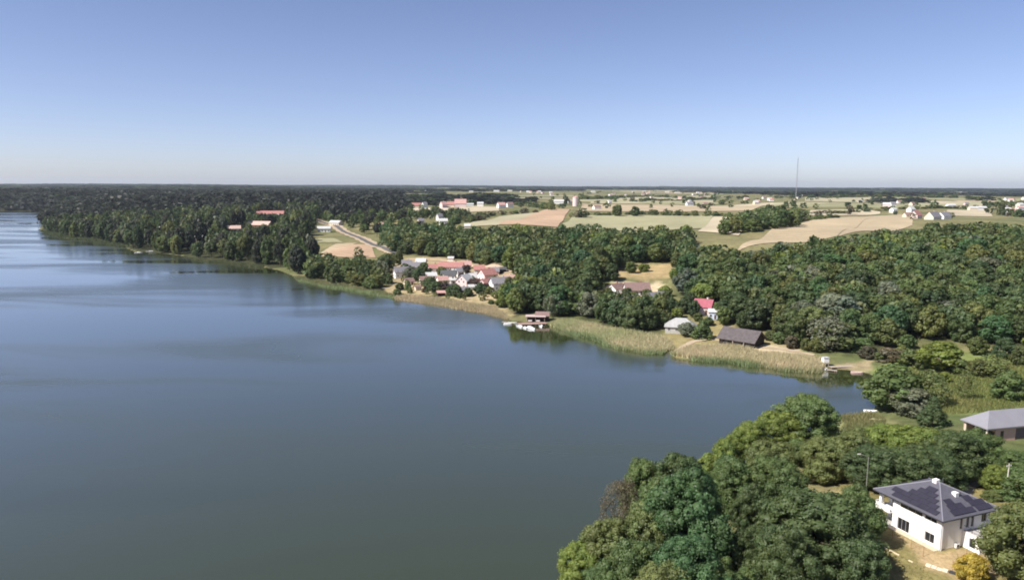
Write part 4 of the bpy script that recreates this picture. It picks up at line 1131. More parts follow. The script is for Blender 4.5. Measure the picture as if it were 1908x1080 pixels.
sl2 = Vector((0, cy - rk - y0, PK)); sl2.normalize(); n2 = Vector((0, -sl2.z, sl2.y)); ex = Vector((1, 0, 0))
for (xx, s0, k) in ((2.3, 0.5, 3), (2.7, 1.59, 2), (3.1, 2.68, 1), (8.0, 0.5, 2), (7.6, 1.59, 2), (7.4, 2.68, 1)):
    for i in range(k): panel(roof, Vector((xx + i * (1.75) * 0.98, y0, zt)) + sl2 * s0, ex, sl2, n2, pw * 0.97, ph)
def onslope2(x, s): return Vector((x, y0, zt)) + sl2 * s
c = onslope2(6.6, 4.2); MB().box(c.x - 0.4, c.x + 0.4, c.y - 0.4, c.y + 0.4, c.z - 0.5, c.z + 0.55).part('chimney', W_WHITE, roof)
c = onslope2(7.3, 3.9); MB().tube(c, c + Vector((0, 0, 0.7)), 0.1, 0.1, 8).part('vent_pipe', M_DFRAME, roof)
MB().box(cx - 0.55, cx + 0.35, cy - 0.3, cy + 0.5, zt + PK - 0.5, zt + PK + 0.4).part('chimney', W_WHITE, roof)
MB().tube((cx + 1.4, cy, zt + PK - 0.9), (cx + 1.4, cy, zt + PK + 0.2), 0.12, 0.12, 8).part('vent_pipe', M_DFRAME, roof)

# ------------------------------------------------------------------ grey-roofed building at the right edge
gz = 5.0
gN, gL, gR = at(1840, 801, gz + 3.4)[:2], at(1797, 790, gz + 3.4)[:2], at(1905, 795, gz + 3.4)[:2]
gx = (gR - gN) / np.linalg.norm(gR - gN); gy_ = np.array((-gx[1], gx[0]))
gw = 7.8
gl = 26.0
gc = gN + gx * gl / 2 + gy_ * gw / 2
grot = math.degrees(math.atan2(gx[1], gx[0]))
gb = thing('outbuilding', 'building with pale grey seamed roof and brick wall at the right edge', 'building', (gc[0], gc[1], gz), R(grot))
KEEP_OUT.append((gc[0], gc[1], 16)); KEEP_OUT.append((gc[0] - gx[0] * 9, gc[1] - gx[1] * 9, 8))
X, Y, hw = gl / 2 - 0.6, gw / 2 - 0.6, 3.4
mb = MB()
wall_run(mb, 'x', -Y, 0.3, -X + 2.6, X, -1.5, hw, [(-X + 4.0, -X + 5.0, 0.6, 2.6), (-X + 8.5, -X + 14.5, 0.0, 3.0)])
wall_run(mb, 'x', Y, -0.3, -X, X, -1.5, hw, [])
wall_run(mb, 'y', X, -0.3, -Y + 0.302, Y - 0.302, -1.5, hw, [])
wall_run(mb, 'y', -X + 2.6, 0.3, -Y + 0.302, Y - 0.302, -1.5, hw, [(-3, 3, 0.1, 2.4)])
mb.part('wall', mat('pinkish_brick', (0.5, 0.33, 0.27), 0.9, 0.12, 3.0), gb)
for k, yy in enumerate((-Y + 0.15, 0, Y - 0.45)): MB().box(-X, -X + 0.3, yy - 0.15, yy + 0.15, -1.5, hw).part('porch_post', W_CREAM, gb)
MB().box(-X + 2.7, -X + 2.8, -2.9, 2.9, 0.12, 2.38).part('glass_door', M_GLASS, gb)
MB().box(-X + 4.02, -X + 4.98, -Y + 0.1, -Y + 0.16, 0.62, 2.58).part('window', M_GLASS, gb)
gd = MB().box(-X + 8.52, -X + 14.48, -Y + 0.08, -Y + 0.2, 0.0, 2.98).part('garage_door', mat('dark_plank_door', (0.13, 0.1, 0.105), 0.7, 0.15, 2), gb)
for i in range(1, 4): MB().box(-X + 8.55, -X + 14.45, -Y + 0.05, -Y + 0.079, i * 0.74, i * 0.74 + 0.05).part('rail', M_DFRAME, gd)
MB().box(-X - 0.8, X, -Y - 0.9, -Y - 0.002, -1.4, 0.03).part('apron', M_CONC, gb)
x, y, k, z0 = gl / 2, gw / 2, gl / 2 - 4.3, hw + 0.02
MB().add([(-x, -y, z0), (x, -y, z0), (x, y, z0), (-x, y, z0), (-x, -y, z0 + .25), (x, -y, z0 + .25), (x, y, z0 + .25), (-x, y, z0 + .25), (-k, 0, z0 + 3.3), (k, 0, z0 + 3.3)],
         [(0, 3, 2, 1), (0, 1, 5, 4), (1, 2, 6, 5), (2, 3, 7, 6), (3, 0, 4, 7), (4, 5, 9, 8), (5, 6, 9), (6, 7, 8, 9), (7, 4, 8)]).part('roof', R_SHEET, gb)

# ------------------------------------------------------------------ street lamp, poles, garden edging
p = hit(1612, 936)
lamp = thing('street_lamp', 'grey street lamp with one arm left of the white house', 'street lamp', tuple(p))
MB().tube((0, 0, -0.3), (0, 0, 9.1), 0.09, 0.06, 8).part('pole', mat('dull_grey_pole', (0.22, 0.22, 0.2), 0.7, 0.1), lamp)
MB().tube((0, 0, 9.05), (-1.5, 0.1, 9.6), 0.045, 0.04, 6).part('arm', mat('dull_grey_pole', (0.22, 0.22, 0.2), 0.7, 0.1), lamp)
MB().hexa([(-2.1, -0.02, 9.55), (-1.45, -0.02, 9.52), (-1.45, 0.22, 9.52), (-2.1, 0.22, 9.55)], [(-2.05, 0.0, 9.65), (-1.5, 0.0, 9.7), (-1.5, 0.2, 9.7), (-2.05, 0.2, 9.65)]).part('lamp_head', M_CONC, lamp)
for (px, py, h, lab) in ((1823, 889, 6.5, 'pale utility pole beside the gravel driveway'), (1873, 928, 7.0, 'pale utility pole in front of the light green tree')):
    p = hit(px, py)
    o = thing('utility_pole', lab, 'pole', tuple(p), 0.3)
    MB().tube((0, 0, -0.4), (0.12, 0, h), 0.14, 0.09, 8).part('shaft', M_POLE, o)
    MB().box(-0.5, 0.7, -0.05, 0.05, h - 0.55, h - 0.42).part('crossbar', M_POLE, o)
    for i in (-0.4, 0.6): MB().tube((i, 0, h - 0.419), (i, 0, h - 0.25), 0.05, 0.04, 6).part('insulator', W_WHITE, o)
# garden edging: a line of pale beams, and a pile of white slabs
eb = [hit(1634, 1013), hit(1655, 1024), hit(1677, 1035), hit(1692, 1043), hit(1702, 1048)]
edge = thing('garden_edging', 'line of pale timber beams edging the garden left of the white house', 'edging', tuple(eb[0]))
for a, b, g in ((0, 1, .25), (1, 2, .3), (3, 4, .2)):
    d0, d1 = eb[a] - eb[0], eb[b] - eb[0]
    v = Vector(d1 - d0); n = Vector((-v.y, v.x, 0)).normalized() * 0.1; u = v.normalized() * g * 0.4
    A, B = Vector(d0) + u, Vector(d1) - u
    MB().hexa([tuple(A - n + Vector((0, 0, -.3))), tuple(B - n + Vector((0, 0, -.3))), tuple(B + n + Vector((0, 0, -.3))), tuple(A + n + Vector((0, 0, -.3)))],
              [tuple(A - n + Vector((0, 0, .14))), tuple(B - n + Vector((0, 0, .14))), tuple(B + n + Vector((0, 0, .14))), tuple(A + n + Vector((0, 0, .14)))]).part('beam', mat('pale_timber', (0.62, 0.52, 0.36), 0.85, 0.12, 1.5), edge)
p = hit(1745, 1058)
pile = thing('slab_pile', 'low pile of white paving slabs on the bare garden soil', 'slabs', tuple(p), R(-42))
for i in range(4):
    MB().box(-1.5 + i * 0.78, -0.78 + i * 0.78, -0.4 + 0.05 * (i % 2), 0.4 + 0.05 * (i % 2), -0.1, 0.2 - 0.05 * (i % 3)).part('slab', W_CREAM, pile)
MB().box(1.75, 2.9, -0.35, 0.35, -0.1, 0.25).part('dark_crate', M_DFRAME, pile)
for i, (px, py) in enumerate([(1662, 1005), (1697, 1022), (1720, 1036), (1774, 1062), (1783, 1050), (1800, 1040)]):
    p = hit(px, py); o = thing('garden_stake', 'thin brown wooden stake in the bare garden soil', 'stake', tuple(p), 0.2 * i, group='stakes in the garden soil')
    MB().tube((0, 0, -0.3), (0.04, 0, 1.7), 0.045, 0.04, 6).part('shaft', mat('stake_wood', (0.3, 0.17, 0.09), 0.9, 0.1), o)
    MB().tube((0.04, 0, 1.701), (0.04, 0, 1.78), 0.04, 0.005, 6).part('tip', M_WOODL, o)

# ------------------------------------------------------------------ boats, docks
def boat(label, px, py, L, B, rz, hull_m, deck_m=None, z=0.0, cabin=False, group=None, name='rowing_boat'):
    p = at(px, py, 0.0)
    t = thing(name, label, 'boat', (p[0], p[1], z), rz, group)
    st = [(-0.5, 0.78, 0.55), (-0.25, 0.98, 0.5), (0.05, 1.0, 0.5), (0.3, 0.72, 0.56), (0.45, 0.32, 0.64), (0.5, 0.04, 0.7)]
    v, f = [], []
    for xx, bw, hh in st:
        b = B / 2 * bw
        v += [(xx * L, -b, hh), (xx * L, -b * 0.8, -0.05), (xx * L, 0, -0.22), (xx * L, b * 0.8, -0.05), (xx * L, b, hh), (xx * L, b * 0.86, hh), (xx * L, b * 0.62, 0.12), (xx * L, -b * 0.62, 0.12), (xx * L, -b * 0.86, hh)]
    n = 9
    for i in range(len(st) - 1):
        for k in range(n):
            a, b_ = i * n + k, i * n + (k + 1) % n
            f.append((a, b_, b_ + n, a + n))
    f.append(tuple(range(n - 1, -1, -1)))
    MB().add(v, f).part('hull', hull_m, t)
    for s in (-0.28, 0.02):
        MB().box(s * L - 0.14, s * L + 0.14, -B * 0.4, B * 0.4, 0.36, 0.41).part('bench', deck_m or M_WOODL, t)
    if cabin:
        MB().hexa([(-0.2 * L, -B * .33, .42), (0.28 * L, -B * .24, .42), (0.28 * L, B * .24, .42), (-0.2 * L, B * .33, .42)], [(-0.16 * L, -B * .28, 1.05), (0.2 * L, -B * .18, .95), (0.2 * L, B * .18, .95), (-0.16 * L, B * .28, 1.05)]).part('cabin', hull_m, t)
    return t
B_WHITE = mat('white_gelcoat', (0.75, 0.76, 0.77), 0.3, 0.03)
B_RED = mat('red_and_cream_paint', (0.6, 0.42, 0.38), 0.4, 0.08)
B_GREEN = mat('pale_green_paint', (0.5, 0.58, 0.52), 0.4, 0.05)
boat('white motor boat moored at the front of the dock', 988, 612, 8.0, 2.7, R(-62), B_WHITE, cabin=True, name='motor_boat')
boat('smaller white boat left of the motor boat at the dock', 968, 608, 6.0, 2.2, R(-72), B_WHITE)
boat('white rowing boat between the two larger boats at the dock', 978, 611, 3.8, 1.5, R(-70), B_WHITE)
boat('white rowing boat at the left landing stage', 946, 604, 4.0, 1.5, R(-15), B_WHITE)
boat('white rowing boat at the right end of the dock', 1008, 608, 4.2, 1.6, R(-80), B_WHITE)
boat('pale green boat at the left end of the dock', 955, 602, 4.5, 1.7, R(-8), B_GREEN)
boat('cream boat with reddish rim floating right of the small jetty', 1597, 695, 4.0, 1.6, R(-14), B_RED)
boat('white boat drawn up on the near side of the inlet', 1622, 768, 3.6, 1.6, R(-12), B_WHITE, z=0.1)
boat('small white boat at the head of the small jetty', 1537, 688, 2.8, 1.6, R(-100), B_WHITE)
boat('white boat on the reed shore left of the village', 676, 543, 5.0, 1.8, R(10), B_WHITE)
boat('white boat moored under the trees of the left shore', 281, 469, 9.0, 2.6, R(14), B_WHITE, cabin=True, name='motor_boat')
boat('grey boat moored left of the white one on the left shore', 258, 471, 8.0, 2.4, R(0), M_STEEL)
p = hit(1634, 783)
ky = thing('kayak', 'pale yellow kayak lying in the grass by the white boat', 'kayak', (p[0], p[1], p[2] + 0.15), R(-6))
MB().hexa([(-1.9, -.03, .05), (1.9, -.03, .05), (1.9, .03, .05), (-1.9, .03, .05)], [(-2.0, -.05, .3), (2.0, -.05, .3), (2.0, .05, .3), (-2.0, .05, .3)]).add(
    [(-1.9, 0, 0), (0, -.4, 0), (1.9, 0, 0), (0, .4, 0), (-2, 0, .3), (0, -.42, .36), (2, 0, .3), (0, .42, .36)], [(0, 3, 2, 1), (4, 5, 6, 7), (0, 1, 5, 4), (1, 2, 6, 5), (2, 3, 7, 6), (3, 0, 4, 7)]).part('hull', mat('pale_yellow_plastic', (0.7, 0.68, 0.4), 0.4, 0.03), ky)
MB().box(-0.4, 0.4, -0.24, 0.24, 0.345, 0.385).part('cockpit', M_DFRAME, ky)

def deck(name, label, cat, px0, py0, px1, py1, width, z, m):
    a, b = at(px0, py0, z), at(px1, py1, z)
    L = float(np.hypot(*(b - a)[:2])); rz = math.atan2(b[1] - a[1], b[0] - a[0])
    t = thing(name, label, cat, (a[0], a[1], 0), rz)
    n = max(3, int(L / 0.55))
    for i in range(n):
        MB().box(i * L / n, (i + 1) * L / n - 0.05, -width / 2, width / 2, z - 0.09, z + 0.006 * (i % 3)).part('plank', m, t)
    for i in range(max(2, int(L / 2.5)) + 1):
        x = min(L - 0.1, 0.1 + i * 2.5)
        for s in (-1, 1): MB().tube((x, s * (width / 2 - 0.12), -1.5), (x, s * (width / 2 - 0.12), z - 0.092), 0.09, 0.09, 6).part('post', M_WOODL, t)
    return t
deck('jetty', 'small plank jetty beside the white hut in the inlet', 'jetty', 1546, 683, 1590, 681, 2.2, 0.55, M_WOODL)
deck('jetty', 'short grey plank landing in front of the white hut', 'jetty', 1541, 688, 1560, 690, 1.6, 0.4, M_WOODL)
deck('dock', 'wide brownish plank dock under the dark trees', 'dock', 966, 603, 1018, 601, 4.5, 0.6, mat('brown_planks', (0.3, 0.2, 0.17), 0.85, 0.15, 2))
deck('jetty', 'thin grey landing stage left of the dock', 'jetty', 936, 599, 968, 603, 1.2, 0.4, M_WOODL)
# dock shelter: posts and a low roof
a = at(998, 600, 0)
sh = thing('dock_shelter', 'low open shelter with pinkish flat roof on the dock', 'shelter', (a[0], a[1], 0.6), R(-4))
for sx in (-4.3, 0, 4.3):
    for sy in (-1.6, 1.6): MB().box(sx - 0.09, sx + 0.09, sy - 0.09, sy + 0.09, 0, 2.3).part('post', M_WOODL, sh)
MB().hexa([(-4.9, -2.1, 2.3), (4.9, -2.1, 2.3), (4.9, 2.1, 2.55), (-4.9, 2.1, 2.55)], [(-4.9, -2.1, 2.45), (4.9, -2.1, 2.45), (4.9, 2.1, 2.7), (-4.9, 2.1, 2.7)]).part('roof', mat('pinkish_felt_roof', (0.45, 0.35, 0.33), 0.85, 0.12), sh)
MB().box(-4.2, 4.2, 1.5, 1.58, 0.0, 2.25).part('back_wall', W_WOOD, sh)
for sx in (-2.6, 1.2): MB().box(sx - 0.9, sx + 0.9, -1.95, -1.5, 0.02, 0.75).part('bench', mat('pale_bench', (0.65, 0.55, 0.5), 0.8, 0.05), sh)
a = hit(1011, 596)
house('small dark boathouse right behind the dock', 0, 0, 6, 5, 2.4, 1.4, -6, W_WOOD, R_BROWN, wins=False, chimney=False, name='boathouse', cat='boathouse', loc=(a[0], a[1], 0.7))
# white hut at the head of the small jetty
a = at(1537, 682, 0.3)
hut = thing('jetty_hut', 'small white hut on the little jetty in the inlet', 'hut', (a[0], a[1], 0.3), R(6))
MB().box(-1.0, 1.0, -0.9, 0.9, 1.5, 3.3).part('wall', W_WHITE, hut)
MB().box(-1.15, 1.15, -1.05, 1.05, 3.302, 3.42).part('roof', R_PALE, hut)
for sx in (-.9, .9):
    for sy in (-.8, .8): MB().box(sx - .07, sx + .07, sy - .07, sy + .07, -1.5, 1.498).part('post', M_WOODL, hut)
MB().box(-1.0, 1.0, -.9, .9, 1.38, 1.495).part('floor', M_WOODL, hut)
KEEP_OUT.append((a[0], a[1], 6))

# ------------------------------------------------------------------ scatter the woods
sr = np.random.default_rng(33)
def blocked(x, y):
    for (a, b, c) in KEEP_OUT:
        if (a - x) ** 2 + (b - y) ** 2 < c * c: return True
    return False
NEARXY = [(t['x'], t['y'], t['W'] * 0.4) for t in TREES]
def blocked2(x, y):
    if blocked(x, y): return True
    for (a, b, c) in NEARXY:
        if (a - x) ** 2 + (b - y) ** 2 < c * c: return True
    return False
VIEWS = [  # (px from, px to, lowest row that must stay clear, beyond this distance): gaps through which the photograph shows ground or houses
    (426, 452, 427, 700), (456, 512, 420, 700), (476, 534, 402, 900), (586, 622, 425, 800), (620, 656, 440, 700), (655, 702, 456, 600), (700, 738, 471, 560), (592, 642, 474, 600), (640, 702, 480, 560),
    (690, 962, 388, 900), (806, 838, 417, 700), (776, 794, 416, 700), (866, 888, 407, 700), (1124, 1170, 543, 380), (1165, 1246, 548, 380), (1293, 1338, 592, 340), (1150, 1256, 516, 430),
    (862, 930, 424, 600), (930, 1060, 419, 600), (1060, 1300, 422, 600), (1300, 1372, 440, 600), (1360, 1420, 466, 420), (1420, 1500, 454, 450), (1500, 1600, 438, 480), (1600, 1700, 425, 520), (1700, 1800, 412, 560), (1800, 1920, 410, 560),
    (284, 300, 433, 700), (364, 384, 452, 600), (726, 762, 517, 480), (430, 448, 426, 700)]
def cap_height(x, y, W, H):
    r_ = math.hypot(x, y); z = max(float(hz(x, y)), 0)
    cx_, ty = project(x, y, z + H); w = 0.42 * W * F_PX / r_
    for (a, b, row, rmin) in VIEWS:
        if cx_ + w > a and cx_ - w < b and ty < row and r_ < rmin * 1.35:
            row = row + sr.uniform(-6, 5) * (rmin > 300)
            _, by = project(x, y, z)
            if by <= row or ty >= row: continue
            H = H * max(0.0, (by - row)) / (by - ty); ty = row
    return H
def fill(poly, spacing, hr, wr, hues, region, kinds=('broad', 'broad', 'broad', 'tall'), keep_water=3.0):
    pts = poisson(poly, spacing, sr, reject=blocked2)
    if not pts: return
    dd = -seg_sdf(np.array(pts)[:, 0], np.array(pts)[:, 1], SHORE)
    for (x, y), dw in zip(pts, dd):
        if dw < keep_water: continue
        H = sr.uniform(*hr); W = sr.uniform(*wr) * 1.12
        H2 = cap_height(x, y, W, H)
        if H2 < 3.5: continue
        W *= max(0.55, min(1, H2 / H)); H = H2
        k = kinds[sr.integers(len(kinds))]
        add_tree(x, y, W, H, k, pick_hue(sr, hues), region=region)
MIXH = dict(mid=5, dark=3.5, olive=3.5, blue=0.9, lime=0.9, grey=0.4)
fill(WOODS['hill'], 6.4, (9.5, 14.5), (9.5, 13.5), MIXH, 'hill', ('broad',))
fill(WOODS['mid'], 6.8, (10.5, 16), (9.5, 13.5), dict(mid=4, dark=5, olive=3, blue=1.2, lime=0.8), 'mid', ('broad', 'broad', 'broad', 'broad', 'tall'))
fill(WOODS['front'], 5.2, (10, 13.5), (7.5, 10), dict(mid=4, dark=2, olive=4, grey=1), 'front', ('broad',))
fill(LEFT_WOOD, 9.5, (16, 24), (9, 14), dict(dark=5, olive=1.6, mid=1.4, deep=4, grey=0.4), 'left', ('broad', 'tall', 'pine', 'tall'), 3)
fill(hitpoly([(555, 518), (590, 482), (640, 480), (735, 479), (748, 490), (728, 508), (722, 540), (690, 543), (612, 531)]), 7.0, (8, 13), (7, 10.5), dict(dark=3, mid=3, olive=3, grey=0.8), 'left', ('broad', 'tall'), 6)
fill(hitpoly([(592, 410), (604, 392), (700, 389), (840, 394), (860, 400), (880, 412), (868, 428), (800, 440), (720, 447), (690, 440), (640, 420)]), 15, (10, 15), (8, 13), dict(dark=5, mid=3, pine=2, olive=1), 'town', ('broad', 'tall', 'pine'))
fill(hitpoly([(700, 456), (722, 446), (790, 440), (860, 446), (840, 452), (760, 462), (738, 472)]), 7.5, (14, 19), (8, 12), dict(dark=2, mid=4, blue=2), 'mid', ('tall', 'broad'))
# gardens of the village
for x, y in poisson(hitpoly([(745, 520), (760, 503), (830, 508), (930, 518), (945, 545), (900, 565), (800, 555), (750, 545)]), 6.5, sr, 60, blocked):
    add_tree(x, y, sr.uniform(3, 5.5), sr.uniform(3, 6), 'broad' if sr.random() < 0.7 else 'spruce', pick_hue(sr, dict(dark=4, purple=1.2, olive=3, mid=2)), region='village')
for px, py, W, H, hu in [(790, 515, 8, 8, 'dark'), (765, 519, 8, 7, 'grey'), (780, 522, 7, 7, 'dark'), (802, 540, 8, 7, 'olive'), (812, 545, 7, 6, 'dark'), (868, 512, 5, 6, 'purple'), (852, 553, 5, 6, 'dark'), (838, 551, 4.5, 5, 'dark'), (872, 552, 5, 4.5, 'dark'), (890, 537, 6, 5, 'purple'), (880, 536, 5, 5, 'purple'), (903, 542, 5, 4, 'purple'),
                         (915, 566, 3, 2.2, 'olive'), (944, 560, 8, 8, 'lime'), (935, 572, 6, 5, 'lime'), (756, 512, 7, 7, 'dark'), (798, 536, 7, 6, 'dark'), (826, 544, 6, 5, 'purple'), (846, 547, 6, 5, 'dark'), (862, 524, 5, 5, 'purple'), (894, 546, 6, 5, 'dark'), (912, 548, 5, 4, 'olive'), (790, 506, 6, 6, 'dark'), (822, 512, 5, 5, 'olive'), (952, 545, 8, 8, 'olive'), (925, 556, 5, 4, 'olive'), (745, 540, 5, 4, 'dark'), (740, 552, 5, 4, 'olive'), (700, 535, 9, 7, 'olive'), (670, 533, 8, 7, 'olive'), (645, 520, 9, 8, 'mid'), (722, 528, 7, 6, 'mid'),
                         (1250, 580, 7, 7, 'dark'), (1275, 585, 7, 8, 'dark'), (1262, 592, 6, 5, 'lime'), (1200, 506, 7, 5, 'lime'), (1175, 508, 8, 7, 'mid'), (1255, 520, 7, 6, 'lime'), (1240, 552, 7, 6, 'lime'), (1140, 522, 9, 10, 'dark'), (1168, 552, 6, 5, 'dark'), (1205, 556, 6, 5, 'mid'), (1180, 558, 7, 4.5, 'olive'), (1242, 566, 7, 7, 'dark'), (1132, 552, 6, 5, 'olive'), (1292, 590, 6, 8, 'dark'), (1284, 578, 7, 9, 'dark'), (1338, 590, 6, 7, 'mid'), (1300, 598, 5, 4, 'olive'), (1258, 604, 5, 4, 'olive'), (1320, 606, 5, 4, 'mid'), (1232, 610, 7, 7, 'mid'), (1435, 634, 6, 4, 'olive'), (1450, 640, 6, 5, 'mid'), (1475, 648, 7, 5, 'brown'), (1500, 652, 6, 5, 'olive'), (1520, 656, 7, 6, 'olive'), (1350, 604, 8, 8, 'mid'), (1385, 612, 8, 8, 'dark'), (1640, 672, 5, 3, 'olive'), (1615, 668, 7, 4, 'brown'), (1680, 668, 7, 5, 'olive'), (1720, 690, 6, 4, 'olive'), (1780, 690, 7, 4, 'brown'), (1820, 700, 8, 4, 'olive'), (1860, 705, 7, 5, 'mid'), (1760, 712, 5, 3, 'lime'), (1690, 650, 8, 6, 'mid'), (1820, 660, 9, 7, 'mid'), (1870, 668, 9, 8, 'dark'), (1900, 680, 8, 7, 'olive')]:
    p = hit(px, py)
    if px > 1430: H = max(H, 0.72 * W); W *= 0.85
    if px < 960: W, H = W * 1.3, H * 1.15
    add_tree(p[0], p[1], W, H, 'broad', hu, region='village' if px < 960 else 'slope' if px < 1255 else 'yard' if px < 1540 else 'meadow', keep=True)
REGIONS['yard'] = ('', 'bushes and trees round barn and red house'); REGIONS['meadow'] = ('', 'bushes on the wet meadow')
REGIONS['slope'] = ('gardens of the houses below the dry slope', 'trees between the slope houses')
# hedgerows and lone trees among the far fields
def hedge(pts, spacing, hr, wr, hues, region='hedge'):
    w = np.array([hit(*p)[:2] for p in pts]); s = np.concatenate([[0], np.cumsum(np.hypot(*np.diff(w, axis=0).T))])
    for t in np.arange(0, s[-1], spacing):
        x, y = np.interp(t, s, w[:, 0]) + sr.normal() * spacing * 0.25, np.interp(t, s, w[:, 1]) + sr.normal() * spacing * 0.4
        if blocked(x, y): continue
        add_tree(x, y, sr.uniform(*wr), sr.uniform(*hr), 'broad' if sr.random() < 0.7 else 'shrub', pick_hue(sr, hues), region=region)
HH = dict(dark=3, olive=4, mid=2, brown=1)
hedge([(1066, 405), (1100, 402), (1140, 402), (1205, 400)], 9, (3, 6), (8, 12), HH)
hedge([(1205, 400), (1290, 403), (1370, 404), (1440, 406)], 9, (4, 9), (8, 12), HH)
for px, py, W, H in [(1086, 406, 16, 13), (1078, 406, 12, 10), (1150, 403, 14, 15), (1183, 403, 14, 13), (1240, 402, 10, 10), (1268, 402, 9, 9), (1320, 403, 9, 11), (1584, 400, 13, 16), (1608, 393, 22, 13), (1055, 382, 16, 22), (1080, 382, 18, 26), (1525, 406, 10, 9), (1492, 408, 14, 12), (1505, 408, 10, 8), (1546, 405, 10, 10), (1700, 409, 9, 8), (1770, 407, 12, 8), (1668, 400, 9, 6), (1740, 388, 18, 12), (1330, 372, 22, 20), (1870, 392, 26, 20), (1845, 398, 20, 18), (1640, 372, 20, 16)]:
    p = hit(px, py); add_tree(p[0], p[1], W, H, 'broad', pick_hue(sr, HH), region='hedge')
fill(hitpoly([(1335, 441), (1372, 436), (1420, 431), (1478, 424), (1487, 414), (1486, 406), (1440, 406), (1400, 410), (1370, 424)]), 8.5, (11, 17), (10, 14), dict(dark=3, mid=3, olive=2), 'hedge', ('broad', 'tall'))
hedge([(1440, 398), (1560, 398), (1620, 393), (1850, 391)], 14, (3, 6), (12, 18), HH)
hedge([(1480, 413), (1520, 409), (1560, 406)], 8, (3, 5), (8, 11), HH)
hedge([(1090, 372), (1180, 367), (1290, 372), (1400, 370)], 22, (6, 12), (22, 34), HH)
hedge([(1180, 376), (1290, 374), (1330, 372)], 18, (5, 9), (20, 28), HH)
hedge([(1450, 369), (1600, 368), (1850, 370)], 28, (7, 13), (28, 40), HH)
hedge([(960, 382), (1010, 388), (1030, 392)], 14, (6, 12), (12, 18), HH)
hedge([(855, 405), (880, 414), (905, 404), (935, 400), (1000, 396)], 11, (4, 9), (9, 13), dict(brown=3, olive=2, dark=2))
hedge([(1860, 400), (1908, 405), (1960, 408)], 16, (7, 13), (12, 18), HH)
hedge([(1845, 385), (1908, 380), (1960, 378)], 24, (8, 14), (18, 26), HH)

for k in range(200):
    px = sr.uniform(965, 1960); py = 356 + sr.uniform(0, 1) ** 1.5 * 34
    p = hit(px, py); add_tree(p[0], p[1], sr.uniform(9, 16), sr.uniform(6, 11), 'broad', pick_hue(sr, HH), region='hedge')
# far woods: one mass each
KOA = np.array(KEEP_OUT)
def blocked_v(x, y):
    b = np.zeros(x.shape, bool)
    for a, c, r_ in KOA: b |= (x - a) ** 2 + (y - c) ** 2 < r_ * r_
    return b
def polar_fill(th0, th1, r0, r1, s, fn, hr, hues, kinds, tiny, bag):
    rs = r0 * (1 + s) ** np.arange(int(math.log(r1 / r0) / math.log(1 + s)))
    A, RD = np.meshgrid(np.arange(th0, th1, s), rs)
    RD = (RD * (1 + sr.uniform(-.5, .5, RD.shape) * s)).ravel(); A = (A + sr.uniform(-.5, .5, A.shape) * s).ravel()
    x, y = RD * np.sin(A), RD * np.cos(A)
    ok = fn(x, y, RD, np.degrees(A)) & ~blocked_v(x, y)
    for X, Y, r_ in zip(x[ok], y[ok], RD[ok]):
        W = max(9, r_ * s * 1.45) * sr.uniform(0.8, 1.25)
        bag.append((X, Y, W, sr.uniform(*hr), kinds[sr.integers(len(kinds))], pick_hue(sr, hues), tiny))
FARBAG, PINEBAG = [], []
def fl(x, y, r, d):
    ok = (-seg_sdf(x, y, SHORE) > 6) & (seg_sdf(x, y, LEFT_WOOD) < 0)
    ok &= ~((d > -16) & (r < 1150))
    ok &= ~((d > -15) & (r < 1500) & (sr.random(x.shape) < 0.45))
    return ok
polar_fill(R(-47), R(-8.5), 700, 3600, 0.0125, fl, (17, 25), dict(pine=6, deep=3), ('pine', 'pine', 'tall', 'broad'), True, PINEBAG)
def ff(x, y, r, d):
    n = vnoise(x, y * 0.45, 420, 9) + 0.5 * vnoise(x, y, 170, 10)
    lim = np.where(r < 3500, 0.2, np.where(r < 7500, 0.22, -0.25))
    lim = np.where(d < -12, -0.9, np.where(d < 2, lim - 0.35, lim))
    return (n > lim) & (-seg_sdf(x, y, SHORE) > 10)
polar_fill(R(-47), R(44), 1700, 13500, 0.0168, ff, (10, 16), dict(dark=1.5, pine=3, deep=5), ('broad', 'broad', 'pine'), True, FARBAG)

# ------------------------------------------------------------------ choose the trees that show largest; build them one by one
SC = 4
buf = np.zeros((1080 // SC + 1, 1908 // SC + 1), bool)
for t in sorted(TREES, key=lambda t: math.hypot(t['x'], t['y'])):
    cx_, cyt = project(t['x'], t['y'], t['z'] + t['H']); _, cyb = project(t['x'], t['y'], t['z'] + t['H'] * 0.1)
    w = t['W'] * F_PX / math.hypot(t['x'], t['y']) * 0.45
    x0_, x1_ = int((cx_ - w) / SC), int((cx_ + w) / SC) + 1; y0_, y1_ = int(cyt / SC), int(cyb / SC) + 1
    x0_, y0_ = max(0, x0_), max(0, y0_)
    if x1_ <= x0_ or y1_ <= y0_ or x0_ >= buf.shape[1] or y0_ >= buf.shape[0]:
        t['vis'] = 0; continue
    sub = buf[y0_:y1_, x0_:x1_]
    t['vis'] = int((~sub).sum()) if not (x1_ < 0) else 0
    sub[:] = True
def name_of(t):
    return t['name'] or dict(shrub='shrub', pine='pine_tree', spruce='conifer_tree').get(t['kind'], 'broadleaf_tree')
indiv, rest = [t for t in TREES if t['keep']], []
counts = {}
for t in indiv: counts[name_of(t)] = counts.get(name_of(t), 0) + 1
LIM = dict(broadleaf_tree=300, pine_tree=60, conifer_tree=40, shrub=90)
for t in sorted([t for t in TREES if not t['keep']], key=lambda t: -t['vis']):
    n = name_of(t)
    if t['vis'] > 3 and counts.get(n, 0) < LIM[n]:
        counts[n] = counts.get(n, 0) + 1; indiv.append(t)
    else: rest.append(t)

